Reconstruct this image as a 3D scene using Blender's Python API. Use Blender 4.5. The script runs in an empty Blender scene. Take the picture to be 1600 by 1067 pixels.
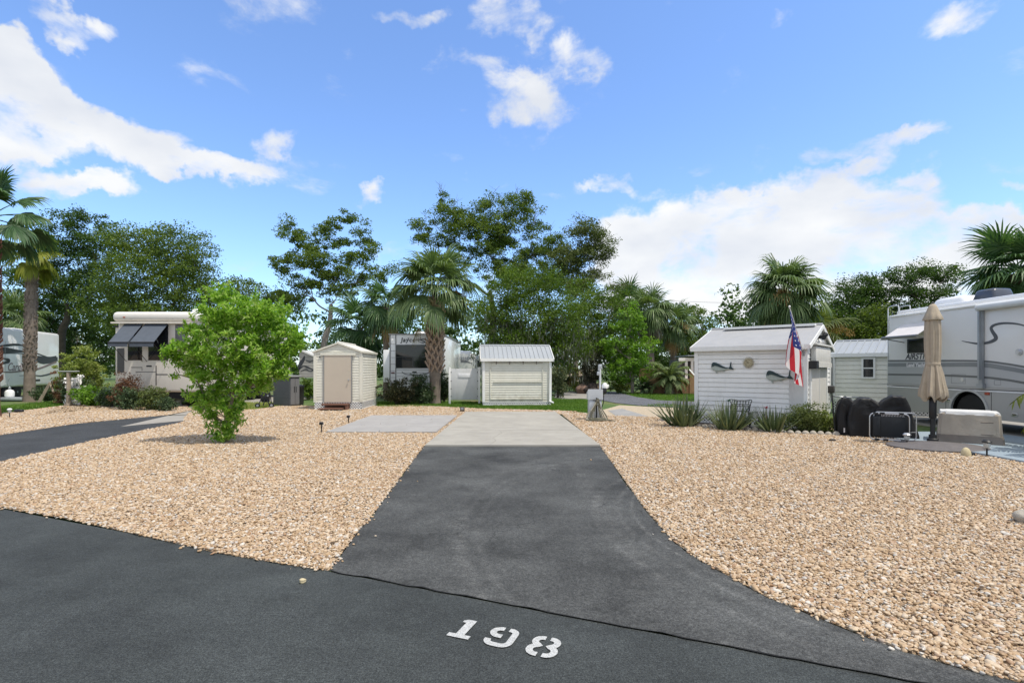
import bpy, bmesh, math, random
import numpy as np
from mathutils import Vector, Matrix
C = bpy.context.scene
COL = C.collection
R = math.radians
rng = np.random.default_rng(11)
random.seed(5)

# ---------------------------------------------------------------- camera
F, HZ, EYE = 820.0, 575.0, 1.64            # focal length and horizon in photo pixels, eye height in metres
cd = bpy.data.cameras.new('camera'); cam = bpy.data.objects.new('camera', cd); COL.objects.link(cam)
cam.location = (0, 0, EYE); cam.rotation_euler = (R(90), 0, 0)
cd.sensor_width = 36; cd.lens = 36*F/1600; cd.shift_y = (HZ-533.5)/1600
cd.clip_start = 0.1; cd.clip_end = 3000
C.camera = cam

def G(px, py, z=0.0):                       # where the sight line through a photo point meets the level z
    d = F*(EYE-z)/(py-HZ)
    return Vector(((px-800)/F*d, d, z))
def W(px, py, d):
    return Vector(((px-800)/F*d, d, EYE-(py-HZ)/F*d))

# ---------------------------------------------------------------- light
SUN = Vector((0.36, -0.22, 0.91)).normalized()
sl = bpy.data.lights.new('sun', 'SUN'); so = bpy.data.objects.new('sun', sl); COL.objects.link(so)
sl.energy = 3.0; sl.angle = R(0.6); sl.color = (1.0, 0.93, 0.82)
so.rotation_euler = (-SUN).to_track_quat('-Z', 'Y').to_euler(); so.location = (0, 0, 60)
C.view_settings.view_transform = 'Standard'; C.view_settings.look = 'None'
C.view_settings.gamma = 1; C.view_settings.exposure = 0.50
SKY = 0.15
CLOUDS = [(20,55,70,45),(60,105,85,45),(140,150,85,42),(30,175,70,40),(120,195,60,26),(235,180,75,36),(250,222,60,24),(310,240,60,26),(105,255,95,28),(190,268,60,22),(437,222,32,28),(380,262,62,24),(-60,120,90,90),
 (110,8,75,22),(15,55,60,45),(800,35,62,42),(650,18,55,20),(910,75,38,32),(735,112,80,27),(825,158,72,42),
 (1500,18,85,34),(1210,18,28,22),(1345,228,85,20),(1435,205,55,20),(1150,375,230,62),(1360,400,270,62),(1070,330,120,36),
 (1250,305,110,34),(1405,320,80,42),(1130,450,270,65),(1490,385,120,45),(1320,480,300,60),(890,298,40,14),(975,290,60,16),
 (1345,262,42,20),(1590,293,26,11),(1420,275,40,24),(570,298,25,12),(1000,400,80,60),(1200,420,180,60),(1060,470,140,50),(1560,350,60,30)]
w = bpy.data.worlds.new('World'); C.world = w; w.use_nodes = True
nt = w.node_tree; nt.nodes.clear(); L_ = nt.links.new
def wn(t, **k):
    n = nt.nodes.new(t)
    for a, b in k.items(): setattr(n, a, b)
    return n
def wmath(op, a, b=None, c=None, clamp=False):
    n = wn('ShaderNodeMath', operation=op, use_clamp=clamp)
    for i, v in enumerate((a, b, c)):
        if v is None: continue
        if isinstance(v, (int, float)): n.inputs[i].default_value = v
        else: L_(v, n.inputs[i])
    return n.outputs[0]
sky = wn('ShaderNodeTexSky', sky_type='NISHITA', sun_disc=False)
sky.sun_elevation = math.asin(SUN.z); sky.sun_rotation = math.atan2(SUN.x, SUN.y)
sky.altitude = 0; sky.air_density = 1.0; sky.dust_density = 0.6; sky.ozone_density = 2.2
tc = wn('ShaderNodeTexCoord')
def pdir(px, py): return Vector(((px-800)/F, 1, (HZ-py)/F)).normalized()
warp = None                                   # ragged outlines: the cloud shapes are read through a warped direction
for sc_, am in ((3.2, .20), (11.0, .085)):
    n_ = wn('ShaderNodeTexNoise'); n_.inputs['Scale'].default_value = sc_; n_.inputs['Detail'].default_value = 6; n_.inputs['Roughness'].default_value = .62
    L_(tc.outputs['Generated'], n_.inputs['Vector'])
    a_ = wn('ShaderNodeVectorMath', operation='SUBTRACT'); L_(n_.outputs['Color'], a_.inputs[0]); a_.inputs[1].default_value = (.5,.5,.5)
    b_ = wn('ShaderNodeVectorMath', operation='SCALE'); L_(a_.outputs[0], b_.inputs[0]); b_.inputs['Scale'].default_value = am
    c_ = wn('ShaderNodeVectorMath', operation='ADD'); L_(b_.outputs[0], c_.inputs[0]); L_(warp or tc.outputs['Generated'], c_.inputs[1]); warp = c_.outputs[0]
total = None
for (px, py, rx, ry) in CLOUDS:
    c = pdir(px, py); t1 = c.cross(Vector((0,0,1))).normalized(); t2 = t1.cross(c).normalized()
    sx = abs((pdir(px+rx, py)-c).dot(t1)); sy = abs((pdir(px, py-ry)-c).dot(t2))
    sq = []
    for t, s in ((t1, sx*1.25), (t2, sy*1.25)):
        dn = wn('ShaderNodeVectorMath', operation='DOT_PRODUCT'); L_(warp, dn.inputs[0])
        dn.inputs[1].default_value = t/s
        k = wmath('SUBTRACT', dn.outputs['Value'], c.dot(t)/s)
        sq.append(wmath('MULTIPLY', k, k))
    m = wmath('SUBTRACT', 1.0, wmath('ADD', sq[0], sq[1]), clamp=True)
    m = wmath('MULTIPLY', m, (.86 if px < 480 else .66) if rx*ry < 2600 else (.90 if py < 440 else 1.0))
    total = m if total is None else wmath('ADD', total, m)
sep = wn('ShaderNodeSeparateXYZ'); L_(tc.outputs['Generated'], sep.inputs[0])
ahead = wmath('GREATER_THAN', sep.outputs['Y'], 0.15)
total = wmath('MULTIPLY', wmath('MINIMUM', total, 1.0), ahead)
mp = wn('ShaderNodeMapping'); mp.inputs['Scale'].default_value = (1, 1, 1.9); L_(tc.outputs['Generated'], mp.inputs[0])
nz = wn('ShaderNodeTexNoise'); nz.inputs['Scale'].default_value = 7.5; nz.inputs['Detail'].default_value = 9; nz.inputs['Roughness'].default_value = .6
nz.inputs['Distortion'].default_value = .25; L_(mp.outputs[0], nz.inputs['Vector'])
nz2 = wn('ShaderNodeTexNoise'); nz2.inputs['Scale'].default_value = 4.2; nz2.inputs['Detail'].default_value = 6; L_(mp.outputs[0], nz2.inputs['Vector'])
hi_ = wn('ShaderNodeMapRange', interpolation_type='SMOOTHSTEP'); L_(sep.outputs['Z'], hi_.inputs['Value'])     # unseen cloud cover added overhead and behind to whiten the ambient light
hi_.inputs['From Min'].default_value = .60; hi_.inputs['From Max'].default_value = .72; hi_.inputs['To Max'].default_value = 1.15
behind = wmath('MAXIMUM', wmath('MULTIPLY', wmath('SUBTRACT', 1.0, ahead), 0.95), hi_.outputs[0])
val = wmath('ADD', wmath('ADD', wmath('MULTIPLY', total, 1.12), behind), wmath('MULTIPLY', wmath('SUBTRACT', nz.outputs['Fac'], .52), 3.2))
mr = wn('ShaderNodeMapRange', interpolation_type='SMOOTHSTEP'); L_(val, mr.inputs['Value'])
mr.inputs['From Min'].default_value = .18; mr.inputs['From Max'].default_value = 1.15
alpha = wmath('MULTIPLY', mr.outputs[0], wmath('GREATER_THAN', sep.outputs['Z'], -0.02))
alpha = wmath('MULTIPLY', alpha, .97)
shade = wn('ShaderNodeMapRange'); L_(nz2.outputs['Fac'], shade.inputs['Value'])
shade.inputs['From Min'].default_value = .38; shade.inputs['From Max'].default_value = .62
cc = wn('ShaderNodeMix', data_type='RGBA'); L_(shade.outputs[0], cc.inputs['Factor'])
CB = 0.69/SKY
cc.inputs[6].default_value = (CB*.80, CB*.835, CB*.90, 1); cc.inputs[7].default_value = (CB*1.05, CB*1.055, CB*1.05, 1)
tint = wn('ShaderNodeMix', data_type='RGBA', blend_type='MULTIPLY'); tint.inputs['Factor'].default_value = 1
L_(sky.outputs[0], tint.inputs[6]); tint.inputs[7].default_value = (.94, 1.08, 1.29, 1)
mx = wn('ShaderNodeMix', data_type='RGBA'); L_(alpha, mx.inputs['Factor']); L_(tint.outputs[2], mx.inputs[6]); L_(cc.outputs[2], mx.inputs[7])
bg = wn('ShaderNodeBackground'); bg.inputs['Strength'].default_value = SKY; L_(mx.outputs[2], bg.inputs['Color'])
wo = wn('ShaderNodeOutputWorld'); L_(bg.outputs[0], wo.inputs[0])

# ---------------------------------------------------------------- materials
def ND(m, t, **k):
    n = m.node_tree.nodes.new(t)
    for a, b in k.items(): setattr(n, a, b)
    return n
def newmat(name):
    m = bpy.data.materials.new(name); m.use_nodes = True
    b = m.node_tree.nodes['Principled BSDF']; return m, b, m.node_tree.links.new
def rgb(c, k=1.0): return (min(1, c[0]*k), min(1, c[1]*k), min(1, c[2]*k), 1)
def M(name, col, rough=.6, metal=0.0, var=.12, vs=2.0, bump=0.0, bs=60.0, spec=.4, dirt=None, dirt_amt=.35, coat=0, dirt_lo=.48, splash=0):
    m, b, L = newmat(name)
    tc = ND(m, 'ShaderNodeTexCoord')
    n1 = ND(m, 'ShaderNodeTexNoise'); n1.inputs['Scale'].default_value = vs; n1.inputs['Detail'].default_value = 6
    n1.inputs['Roughness'].default_value = .65
    L(tc.outputs['Object'], n1.inputs['Vector'])
    r = ND(m, 'ShaderNodeValToRGB'); L(n1.outputs['Fac'], r.inputs[0])
    r.color_ramp.elements[0].position = .3; r.color_ramp.elements[0].color = rgb(col, 1-var)
    r.color_ramp.elements[1].position = .7; r.color_ramp.elements[1].color = rgb(col, 1+var)
    out = r.outputs[0]
    if dirt:
        n2 = ND(m, 'ShaderNodeTexNoise'); n2.inputs['Scale'].default_value = vs*.7+.6; n2.inputs['Detail'].default_value = 9
        n2.inputs['Roughness'].default_value = .75
        mpn = ND(m, 'ShaderNodeMapping'); mpn.inputs['Scale'].default_value = (2.2, 2.2, .6); mpn.inputs['Location'].default_value = (3, 7, 1)
        L(tc.outputs['Object'], mpn.inputs[0]); L(mpn.outputs[0], n2.inputs['Vector'])
        rr = ND(m, 'ShaderNodeMapRange'); L(n2.outputs['Fac'], rr.inputs['Value'])
        rr.inputs['From Min'].default_value = dirt_lo; rr.inputs['From Max'].default_value = .75; rr.inputs['To Max'].default_value = dirt_amt
        mm = ND(m, 'ShaderNodeMix', data_type='RGBA'); L(rr.outputs[0], mm.inputs['Factor']); L(out, mm.inputs[6]); mm.inputs[7].default_value = rgb(dirt)
        out = mm.outputs[2]
    if splash:                               # soil splashed up from the ground, ragged at its upper edge
        sz_ = ND(m, 'ShaderNodeSeparateXYZ'); L(tc.outputs['Object'], sz_.inputs[0]); n4 = ND(m, 'ShaderNodeTexNoise'); n4.inputs['Scale'].default_value = 5; n4.inputs['Detail'].default_value = 8; L(tc.outputs['Object'], n4.inputs['Vector'])
        a1 = ND(m, 'ShaderNodeMath', operation='MULTIPLY_ADD'); L(n4.outputs['Fac'], a1.inputs[0]); a1.inputs[1].default_value = 1.3; a1.inputs[2].default_value = -.15
        a2 = ND(m, 'ShaderNodeMath', operation='SUBTRACT'); L(a1.outputs[0], a2.inputs[0]); L(sz_.outputs[2], a2.inputs[1])
        r4 = ND(m, 'ShaderNodeMapRange'); L(a2.outputs[0], r4.inputs['Value']); r4.inputs['From Max'].default_value = .5; r4.inputs['To Max'].default_value = splash
        m4 = ND(m, 'ShaderNodeMix', data_type='RGBA'); L(r4.outputs[0], m4.inputs['Factor']); L(out, m4.inputs[6]); m4.inputs[7].default_value = (.30, .26, .18, 1); out = m4.outputs[2]
    L(out, b.inputs['Base Color'])
    b.inputs['Roughness'].default_value = rough; b.inputs['Metallic'].default_value = metal
    b.inputs['Specular IOR Level'].default_value = spec; b.inputs['Coat Weight'].default_value = coat
    if bump:
        n3 = ND(m, 'ShaderNodeTexNoise'); n3.inputs['Scale'].default_value = bs; n3.inputs['Detail'].default_value = 4
        L(tc.outputs['Object'], n3.inputs['Vector'])
        bp = ND(m, 'ShaderNodeBump'); bp.inputs['Strength'].default_value = bump; bp.inputs['Distance'].default_value = .02
        L(n3.outputs['Fac'], bp.inputs['Height']); L(bp.outputs[0], b.inputs['Normal'])
    return m
def leafmat(name, cols, trans=.38, gloss=.25, vs=.7):
    """leaf colour varies leaf by leaf and from branch to branch"""
    m, b, L = newmat(name); nt = m.node_tree
    g = ND(m, 'ShaderNodeNewGeometry'); r = ND(m, 'ShaderNodeValToRGB')
    tc = ND(m, 'ShaderNodeTexCoord'); n = ND(m, 'ShaderNodeTexNoise'); n.inputs['Scale'].default_value = vs; n.inputs['Detail'].default_value = 3
    L(tc.outputs['Object'], n.inputs['Vector'])
    a = ND(m, 'ShaderNodeMath', operation='MULTIPLY_ADD'); L(g.outputs['Random Per Island'], a.inputs[0]); a.inputs[1].default_value = .6
    s = ND(m, 'ShaderNodeMath', operation='MULTIPLY_ADD'); L(n.outputs['Fac'], s.inputs[0]); s.inputs[1].default_value = 1.1; s.inputs[2].default_value = -.35
    L(s.outputs[0], a.inputs[2]); L(a.outputs[0], r.inputs[0])
    els = r.color_ramp.elements
    for i, c in enumerate(cols):
        p = .1+.8*i/max(1, len(cols)-1)
        e = els[i] if i < 2 else els.new(p)
        e.position = p; e.color = rgb(c)
    L(r.outputs[0], b.inputs['Base Color']); b.inputs['Roughness'].default_value = .5; b.inputs['Specular IOR Level'].default_value = gloss
    t = ND(m, 'ShaderNodeBsdfTranslucent'); ml = ND(m, 'ShaderNodeMix', data_type='RGBA', blend_type='MULTIPLY'); ml.inputs['Factor'].default_value = 1
    L(r.outputs[0], ml.inputs[6]); ml.inputs[7].default_value = (1.25, 1.3, .6, 1); L(ml.outputs[2], t.inputs['Color'])
    ms = ND(m, 'ShaderNodeMixShader'); ms.inputs[0].default_value = trans
    L(b.outputs[0], ms.inputs[1]); L(t.outputs[0], ms.inputs[2]); L(ms.outputs[0], nt.nodes['Material Output'].inputs[0])
    return m

WHITE = M('white_vinyl', (.76,.76,.72), .5, var=.05, dirt=(.42,.40,.33), dirt_amt=.22)
CREAM = M('cream_vinyl', (.69,.675,.585), .5, var=.05, dirt=(.4,.38,.3), dirt_amt=.22, splash=.55)
GREYWHITE = M('grey_white_vinyl', (.82,.815,.79), .55, var=.06, vs=1.3, dirt=(.38,.37,.33), dirt_amt=.32, splash=.55)
TRIM = M('white_trim', (.80,.80,.78), .45, var=.04, dirt=(.45,.43,.38), dirt_amt=.15)
TAN = M('tan_door_paint', (.50,.44,.36), .5, var=.04, vs=1.2)
METALROOF = M('white_metal_roof', (.33,.355,.38), .42, .15, var=.05, vs=1.0, dirt=(.5,.5,.48), dirt_amt=.2)
SHINGLE = M('pale_roof_panel', (.315,.32,.33), .6, var=.06, dirt=(.45,.43,.40), dirt_amt=.3)
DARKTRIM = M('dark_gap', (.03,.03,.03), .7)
BLACK = M('black_plastic', (.016,.017,.019), .45, var=.2)
BLACKCLOTH = M('black_cover_fabric', (.006,.0065,.008), .6, var=.3, vs=3, bump=.3, bs=18)
BLACKMESH = M('black_sling_fabric', (.011,.014,.018), .6, var=.25, vs=30)
CHROME = M('brushed_tube', (.55,.56,.58), .3, .9, var=.08)
STEEL = M('grey_steel', (.33,.35,.37), .42, .5, var=.12)
GALV = M('pedestal_grey', (.42,.45,.48), .5, .3, var=.12, vs=4)
GLASS = M('dark_window_glass', (.012,.014,.018), .06, var=.2, spec=.6)
WOODBROWN = M('brown_step_paint', (.16,.075,.05), .6, var=.2, vs=5)
WOODDECK = M('deck_boards', (.33,.19,.10), .7, var=.25, vs=3, bump=.2, bs=30)
WOODRED = M('dark_deck_boards', (.17,.075,.04), .7, var=.25, vs=3)
WOODGREY = M('weathered_wood', (.33,.27,.21), .8, var=.25, vs=6, bump=.4, bs=25)
BARK = M('oak_bark', (.11,.09,.072), .9, var=.35, vs=3, bump=.6, bs=14)
BARKPALE = M('pale_bark', (.24,.21,.18), .9, var=.25, vs=4, bump=.5, bs=18)
PALMBARK = M('palm_bark', (.19,.155,.125), .9, var=.3, vs=4, bump=.7, bs=20)
PALMRED = M('palm_bark_red', (.15,.075,.05), .9, var=.35, vs=7, bump=.7, bs=20)
BOOT = M('palm_boot', (.36,.27,.205), .85, var=.3, vs=9, bump=.4, bs=30)
RVWHITE = M('rv_white', (.82,.82,.82), .25, var=.03, coat=.3, dirt=(.5,.49,.45), dirt_amt=.12)
RVCREAM = M('rv_cream', (.68,.635,.565), .3, var=.03, coat=.3, dirt=(.4,.38,.33), dirt_amt=.15)
RVSILVER = M('rv_silver_light', (.70,.68,.65), .3, .0, var=.03, coat=.3, vs=.8)
RVGREY = M('rv_silver_grey', (.42,.425,.43), .3, .15, var=.04, coat=.3, vs=.8)
RVLOW = M('rv_lower_grey', (.36,.355,.35), .33, .15, var=.05, coat=.2, vs=.9)
RVDARK = M('rv_dark_stripe', (.125,.13,.13), .35, var=.06, coat=.2)
RVBAND = M('rv_band', (.20,.21,.215), .35, var=.06, coat=.2)
CHAR = M('charcoal_graphic', (.035,.04,.05), .35, var=.1)
MAROON = M('grey_maroon_graphic', (.20,.155,.16), .4, var=.1)
AWN = M('slate_awning', (.075,.09,.115), .7, var=.1, vs=6)
AWNLIGHT = M('pale_awning', (.62,.60,.60), .6, var=.06)
UMB = M('tan_umbrella_canvas', (.375,.315,.24), .85, var=.1, vs=6, bump=.2, bs=40)
COVER = M('tan_cover_canvas', (.40,.35,.29), .8, var=.1, vs=5, bump=.35, bs=9)
COVERTOP = M('pale_cover_top', (.58,.585,.59), .7, var=.1, vs=6)
COVERLOW = M('brown_cover_hem', (.19,.165,.145), .8, var=.12, vs=5)
RUBBER = M('black_rubber', (.016,.016,.017), .75, var=.2)
BASEGREY = M('umbrella_base_grey', (.115,.105,.105), .65, var=.15, vs=8, bump=.2, bs=40)
BOXGREY = M('grey_resin', (.10,.11,.115), .6, var=.08)
LAMPSTONE = M('sandy_stone', (.50,.43,.27), .8, var=.15, vs=10)
STONE = M('edging_stone', (.36,.33,.28), .85, var=.25, vs=8, bump=.5, bs=25)
STONEW = M('pale_stone', (.55,.53,.49), .85, var=.2, vs=6, bump=.5, bs=20)
REDM = M('red_flower', (.55,.02,.05), .5)
GREENM = M('green_flower', (.04,.17,.10), .5)
FISHD = M('fish_dark_back', (.018,.04,.045), .35, var=.3, vs=12)
FISHL = M('fish_silver_belly', (.38,.42,.38), .35, var=.2, vs=14)
CLOCK = M('clock_tan', (.42,.37,.24), .6, var=.2, vs=25)
HOSE = M('olive_hose', (.13,.125,.085), .5, var=.35, vs=9)
HOSEP = M('pale_hose', (.42,.40,.33), .5, var=.2, vs=9)
FLAGR = M('flag_red', (.45,.012,.025), .75, var=.06)
FLAGW = M('flag_white', (.68,.66,.66), .75, var=.04)
FLAGB = M('flag_blue', (.012,.025,.15), .75, var=.06)
ORANGE = M('amber_lens', (.35,.06,.03), .3)
SCREEN = M('hazy_white_panel', (.56,.57,.57), .3, var=.06, vs=2, dirt=(.40,.41,.40), dirt_amt=.5)
DEAD = leafmat('dead_fronds', [(0.240,0.144,0.060),(0.360,0.228,0.096),(0.456,0.312,0.144)], .2)
SEED = leafmat('palm_seed_stalks', [(.32,.19,.07),(.42,.29,.12)], .2)
L_OAK = leafmat('oak_leaves', [(0.053,0.094,0.022),(0.100,0.162,0.030),(0.181,0.242,0.042)], .40)
L_OAKD = leafmat('dark_oak_leaves', [(0.030,0.064,0.020),(0.053,0.103,0.025),(0.103,0.172,0.037)], .40)
L_MID = leafmat('mid_green_leaves', [(0.046,0.090,0.012),(0.090,0.158,0.019),(0.154,0.225,0.031)], .40)
L_LIME = leafmat('lime_leaves', [(0.072,0.160,0.017),(0.138,0.275,0.029),(0.232,0.377,0.051)], .4)
L_BUSH = leafmat('bottlebrush_leaves', [(.055,.14,.014),(.145,.295,.026),(.22,.41,.04),(.33,.50,.08),(.50,.57,.27)], .45, vs=2.2)
L_OLIVE = leafmat('olive_leaves', [(0.056,0.084,0.025),(0.105,0.140,0.042),(0.182,0.210,0.070)], .3)
L_YEL = leafmat('yellow_green_leaves', [(0.135,0.189,0.034),(0.230,0.284,0.061),(0.365,0.392,0.135)], .35)
L_GOLD = leafmat('golden_leaves', [(.22,.17,.03),(.36,.27,.06),(.42,.33,.12)], .35)
L_RED = leafmat('red_brown_leaves', [(.10,.05,.03),(.17,.085,.05),(.22,.13,.08)], .3)
L_DARK = leafmat('dark_shrub_leaves', [(0.028,0.055,0.025),(0.055,0.095,0.040),(0.129,0.166,0.083)], .2)
L_PALM = leafmat('palm_leaves', [(0.053,0.093,0.036),(0.098,0.158,0.054),(0.180,0.247,0.098)], .3, .4)
L_PALMD = leafmat('dark_palm_leaves', [(0.028,0.070,0.028),(0.059,0.128,0.043),(0.117,0.196,0.069)], .25, .4)
L_PALMY = leafmat('yellow_palm_leaves', [(.10,.13,.015),(.18,.21,.025),(.26,.27,.05)], .4)
L_PINDO = leafmat('pale_feather_palm', [(.07,.115,.045),(.14,.19,.075),(.24,.28,.13)], .35)
L_AGAVE = leafmat('agave_blades', [(0.047,0.081,0.038),(0.101,0.135,0.061),(0.189,0.209,0.108)], .12, .4, vs=3)
L_GRASS = leafmat('lawn_blades', [(0.056,0.125,0.015),(0.100,0.200,0.025),(0.163,0.263,0.050)], .35, vs=.5)
MOSS = leafmat('spanish_moss', [(0.091,0.104,0.085),(0.143,0.156,0.124),(0.195,0.202,0.163)], .3)

# ---------------------------------------------------------------- mesh helpers
SPLIT = {'corner_trim','door_track','door_frame','conduit_riser','bolt','marker_lamp','joint','hinge','strap','care_tag','fin','roof_vent','compartment_door','window_frame','swoosh_stripe','slide_frame','hour_mark'}
class MB:
    """collects shapes, then links them as ONE mesh object"""
    def __init__(s): s.v = []; s.f = []; s.m = []; s.sm = []; s.T = Matrix.Identity(4)
    def add(s, vs, fs, mi=0, sm=False):
        o = len(s.v)
        s.v += [tuple(s.T @ Vector(p)) for p in vs]
        for f in fs: s.f.append([i+o for i in f]); s.m.append(mi); s.sm.append(sm)
    def box(s, c, d, mi=0, rz=0, M_=None):
        x, y, z = d[0]/2, d[1]/2, d[2]/2
        T = Matrix.Translation(Vector(c)) @ (M_.to_4x4() if M_ else Matrix.Rotation(rz, 4, 'Z'))
        vs = [T @ Vector(p) for p in ((-x,-y,-z),(x,-y,-z),(x,y,-z),(-x,y,-z),(-x,-y,z),(x,-y,z),(x,y,z),(-x,y,z))]
        s.add(vs, [(0,3,2,1),(4,5,6,7),(0,1,5,4),(1,2,6,5),(2,3,7,6),(3,0,4,7)], mi)
    def b2(s, a, b, mi=0):                 # box from two corners
        s.box([(a[i]+b[i])/2 for i in range(3)], [abs(b[i]-a[i]) for i in range(3)], mi)
    def rbox(s, c, d, bev=.05, seg=2, mi=0, rz=0, taper=None):
        bm = bmesh.new(); bmesh.ops.create_cube(bm, size=1)
        for v in bm.verts:
            v.co = Vector((v.co.x*d[0], v.co.y*d[1], v.co.z*d[2]))
            if taper and v.co.z > 0: v.co.x *= taper[0]; v.co.y *= taper[1]
        bmesh.ops.bevel(bm, geom=bm.edges[:], offset=bev, segments=seg, affect='EDGES', profile=.5)
        T = Matrix.Translation(Vector(c)) @ Matrix.Rotation(rz, 4, 'Z')
        bm.verts.ensure_lookup_table()
        s.add([T @ v.co for v in bm.verts], [[v.index for v in f.verts] for f in bm.faces], mi, True); bm.free()
    def tube(s, pts, r, n=8, mi=0, cap=True, closed=False):
        pts = [Vector(p) for p in pts]; k = len(pts)
        rs = r if isinstance(r, (list, tuple)) else [r]*k
        vs = []; up = None
        for i, p in enumerate(pts):
            if closed: t = (pts[(i+1) % k]-pts[i-1]).normalized()
            else: t = (pts[min(i+1, k-1)]-pts[max(i-1, 0)]).normalized()
            if up is None: up = Vector((0,0,1)) if abs(t.z) < .9 else Vector((1,0,0))
            a = t.cross(up).normalized(); b = a.cross(t).normalized(); up = b
            for j in range(n):
                q = 2*math.pi*j/n; vs.append(p+a*math.cos(q)*rs[i]+b*math.sin(q)*rs[i])
        fs = []
        for i in range(k if closed else k-1):
            i2 = (i+1) % k
            for j in range(n): fs.append((i*n+j, i*n+(j+1) % n, i2*n+(j+1) % n, i2*n+j))
        if cap and not closed: fs.append(list(range(n))[::-1]); fs.append([(k-1)*n+j for j in range(n)])
        s.add(vs, fs, mi, n > 4)
    def cyl(s, a, b, r, n=16, mi=0, r2=None): s.tube([a, b], [r, r if r2 is None else r2], n, mi)
    def lathe(s, prof, n=20, mi=0, c=(0,0,0), wob=None, zw=None):
        vs = []
        for (r, z) in prof:
            for j in range(n):
                q = 2*math.pi*j/n; k = 1 if wob is None else wob(q, z)
                vs.append((c[0]+r*k*math.cos(q), c[1]+r*k*math.sin(q), c[2]+z+(zw(q, z) if zw else 0)))
        fs = []
        for i in range(len(prof)-1):
            for j in range(n): fs.append((i*n+j, i*n+(j+1) % n, (i+1)*n+(j+1) % n, (i+1)*n+j))
        fs.append(list(range(n))[::-1]); fs.append([(len(prof)-1)*n+j for j in range(n)])
        s.add(vs, fs, mi, True)
    def prism(s, poly, O, U, V, t, mi=0, sm=False):
        """polygon in plane O + u U + v V thickened by t along UxV"""
        O, U, V = Vector(O), Vector(U), Vector(V); N = U.cross(V).normalized()
        a = [O+U*p[0]+V*p[1] for p in poly]; b = [p+N*t for p in a]; n = len(poly)
        s.add(a+b, [list(range(n))[::-1], [n+i for i in range(n)]]+[(i, (i+1) % n, n+(i+1) % n, n+i) for i in range(n)], mi, sm)
    def ribbon(s, pts, ws, O, U, V, t, mi=0):
        """a stripe of varying width along pts (u,v) lying in the plane O,U,V"""
        O, U, V = Vector(O), Vector(U), Vector(V); N = U.cross(V).normalized(); n = len(pts); vs = []
        ws = ws if isinstance(ws, (list, tuple)) else [ws]*n
        P = [Vector((p[0], p[1], 0)) for p in pts]
        for i in range(n):
            d = (P[min(i+1, n-1)]-P[max(i-1, 0)]).normalized(); q = Vector((-d.y, d.x, 0))
            for sg in (-.5, .5):
                e = P[i]+q*ws[i]*sg; vs.append(O+U*e.x+V*e.y+N*t)
        k = len(vs); vs += [p-N*t for p in vs]
        fs = [(2*i, 2*i+2, 2*i+3, 2*i+1) for i in range(n-1)]
        fs += [(2*i, k+2*i, k+2*i+2, 2*i+2) for i in range(n-1)]+[(2*i+1, 2*i+3, k+2*i+3, k+2*i+1) for i in range(n-1)]
        s.add(vs, fs, mi)
    def build(s, name, mats, parent=None, loc=None, rz=0, smooth=None):
        if name in SPLIT:
            par = list(range(len(s.v)))
            def find(i):
                while par[i] != i: par[i] = par[par[i]]; i = par[i]
                return i
            for f in s.f:
                for j in f[1:]: par[find(j)] = find(f[0])
            groups = {}
            for k, f in enumerate(s.f): groups.setdefault(find(f[0]), []).append(k)
            if len(groups) > 1:
                for ks in groups.values():
                    p = MB(); mp = {}
                    for k in ks:
                        p.f.append([mp.setdefault(j, len(mp)) for j in s.f[k]]); p.m.append(s.m[k]); p.sm.append(s.sm[k])
                    p.v = [None]*len(mp)
                    for a, b in mp.items(): p.v[b] = s.v[a]
                    o = p.link(name, mats, parent, loc, rz, smooth)
                return o
        return s.link(name, mats, parent, loc, rz, smooth)
    def link(s, name, mats, parent=None, loc=None, rz=0, smooth=None):
        me = bpy.data.meshes.new(name); me.from_pydata(s.v, [], s.f)
        mats = mats if isinstance(mats, (list, tuple)) else [mats]
        for m in mats: me.materials.append(m)
        me.polygons.foreach_set('material_index', s.m)
        me.polygons.foreach_set('use_smooth', [bool(q) if smooth is None else smooth for q in s.sm])
        me.update()
        if any(s.sm) and smooth is None:
            try: me.set_sharp_from_angle(angle=R(42))
            except Exception: pass
        o = bpy.data.objects.new(name, me); COL.objects.link(o); o.parent = parent
        if loc is not None: o.location = loc
        o.rotation_euler.z = rz
        return o
def spline(pts, n=6):
    """Catmull-Rom through pts"""
    P = [Vector(p) for p in pts]; out = []
    for i in range(len(P)-1):
        p0, p1, p2, p3 = P[max(i-1, 0)], P[i], P[i+1], P[min(i+2, len(P)-1)]
        for k in range(n):
            t = k/n
            out.append(.5*((2*p1)+(p2-p0)*t+(2*p0-5*p1+4*p2-p3)*t*t+(3*p1-p0-3*p2+p3)*t**3))
    out.append(P[-1]); return out
def sp2(pts, n=8): return [(p.x, p.y) for p in spline([(a, b, 0) for a, b in pts], n)]
def tag(o, label=None, cat=None, group=None, kind=None):
    if label: o['label'] = label
    if cat: o['category'] = cat
    if group: o['group'] = group
    if kind: o['kind'] = kind
    return o
def thing(name, label, cat, loc=(0,0,0), rz=0, group=None):
    o = bpy.data.objects.new(name, None); COL.objects.link(o); o.empty_display_size = .2
    o.location = loc; o.rotation_euler.z = rz
    return tag(o, label, cat, group)
def copy_tree(o, parent=None):
    c = o.copy(); COL.objects.link(c); c.parent = parent
    for ch in list(o.children): copy_tree(ch, c)
    return c
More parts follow.
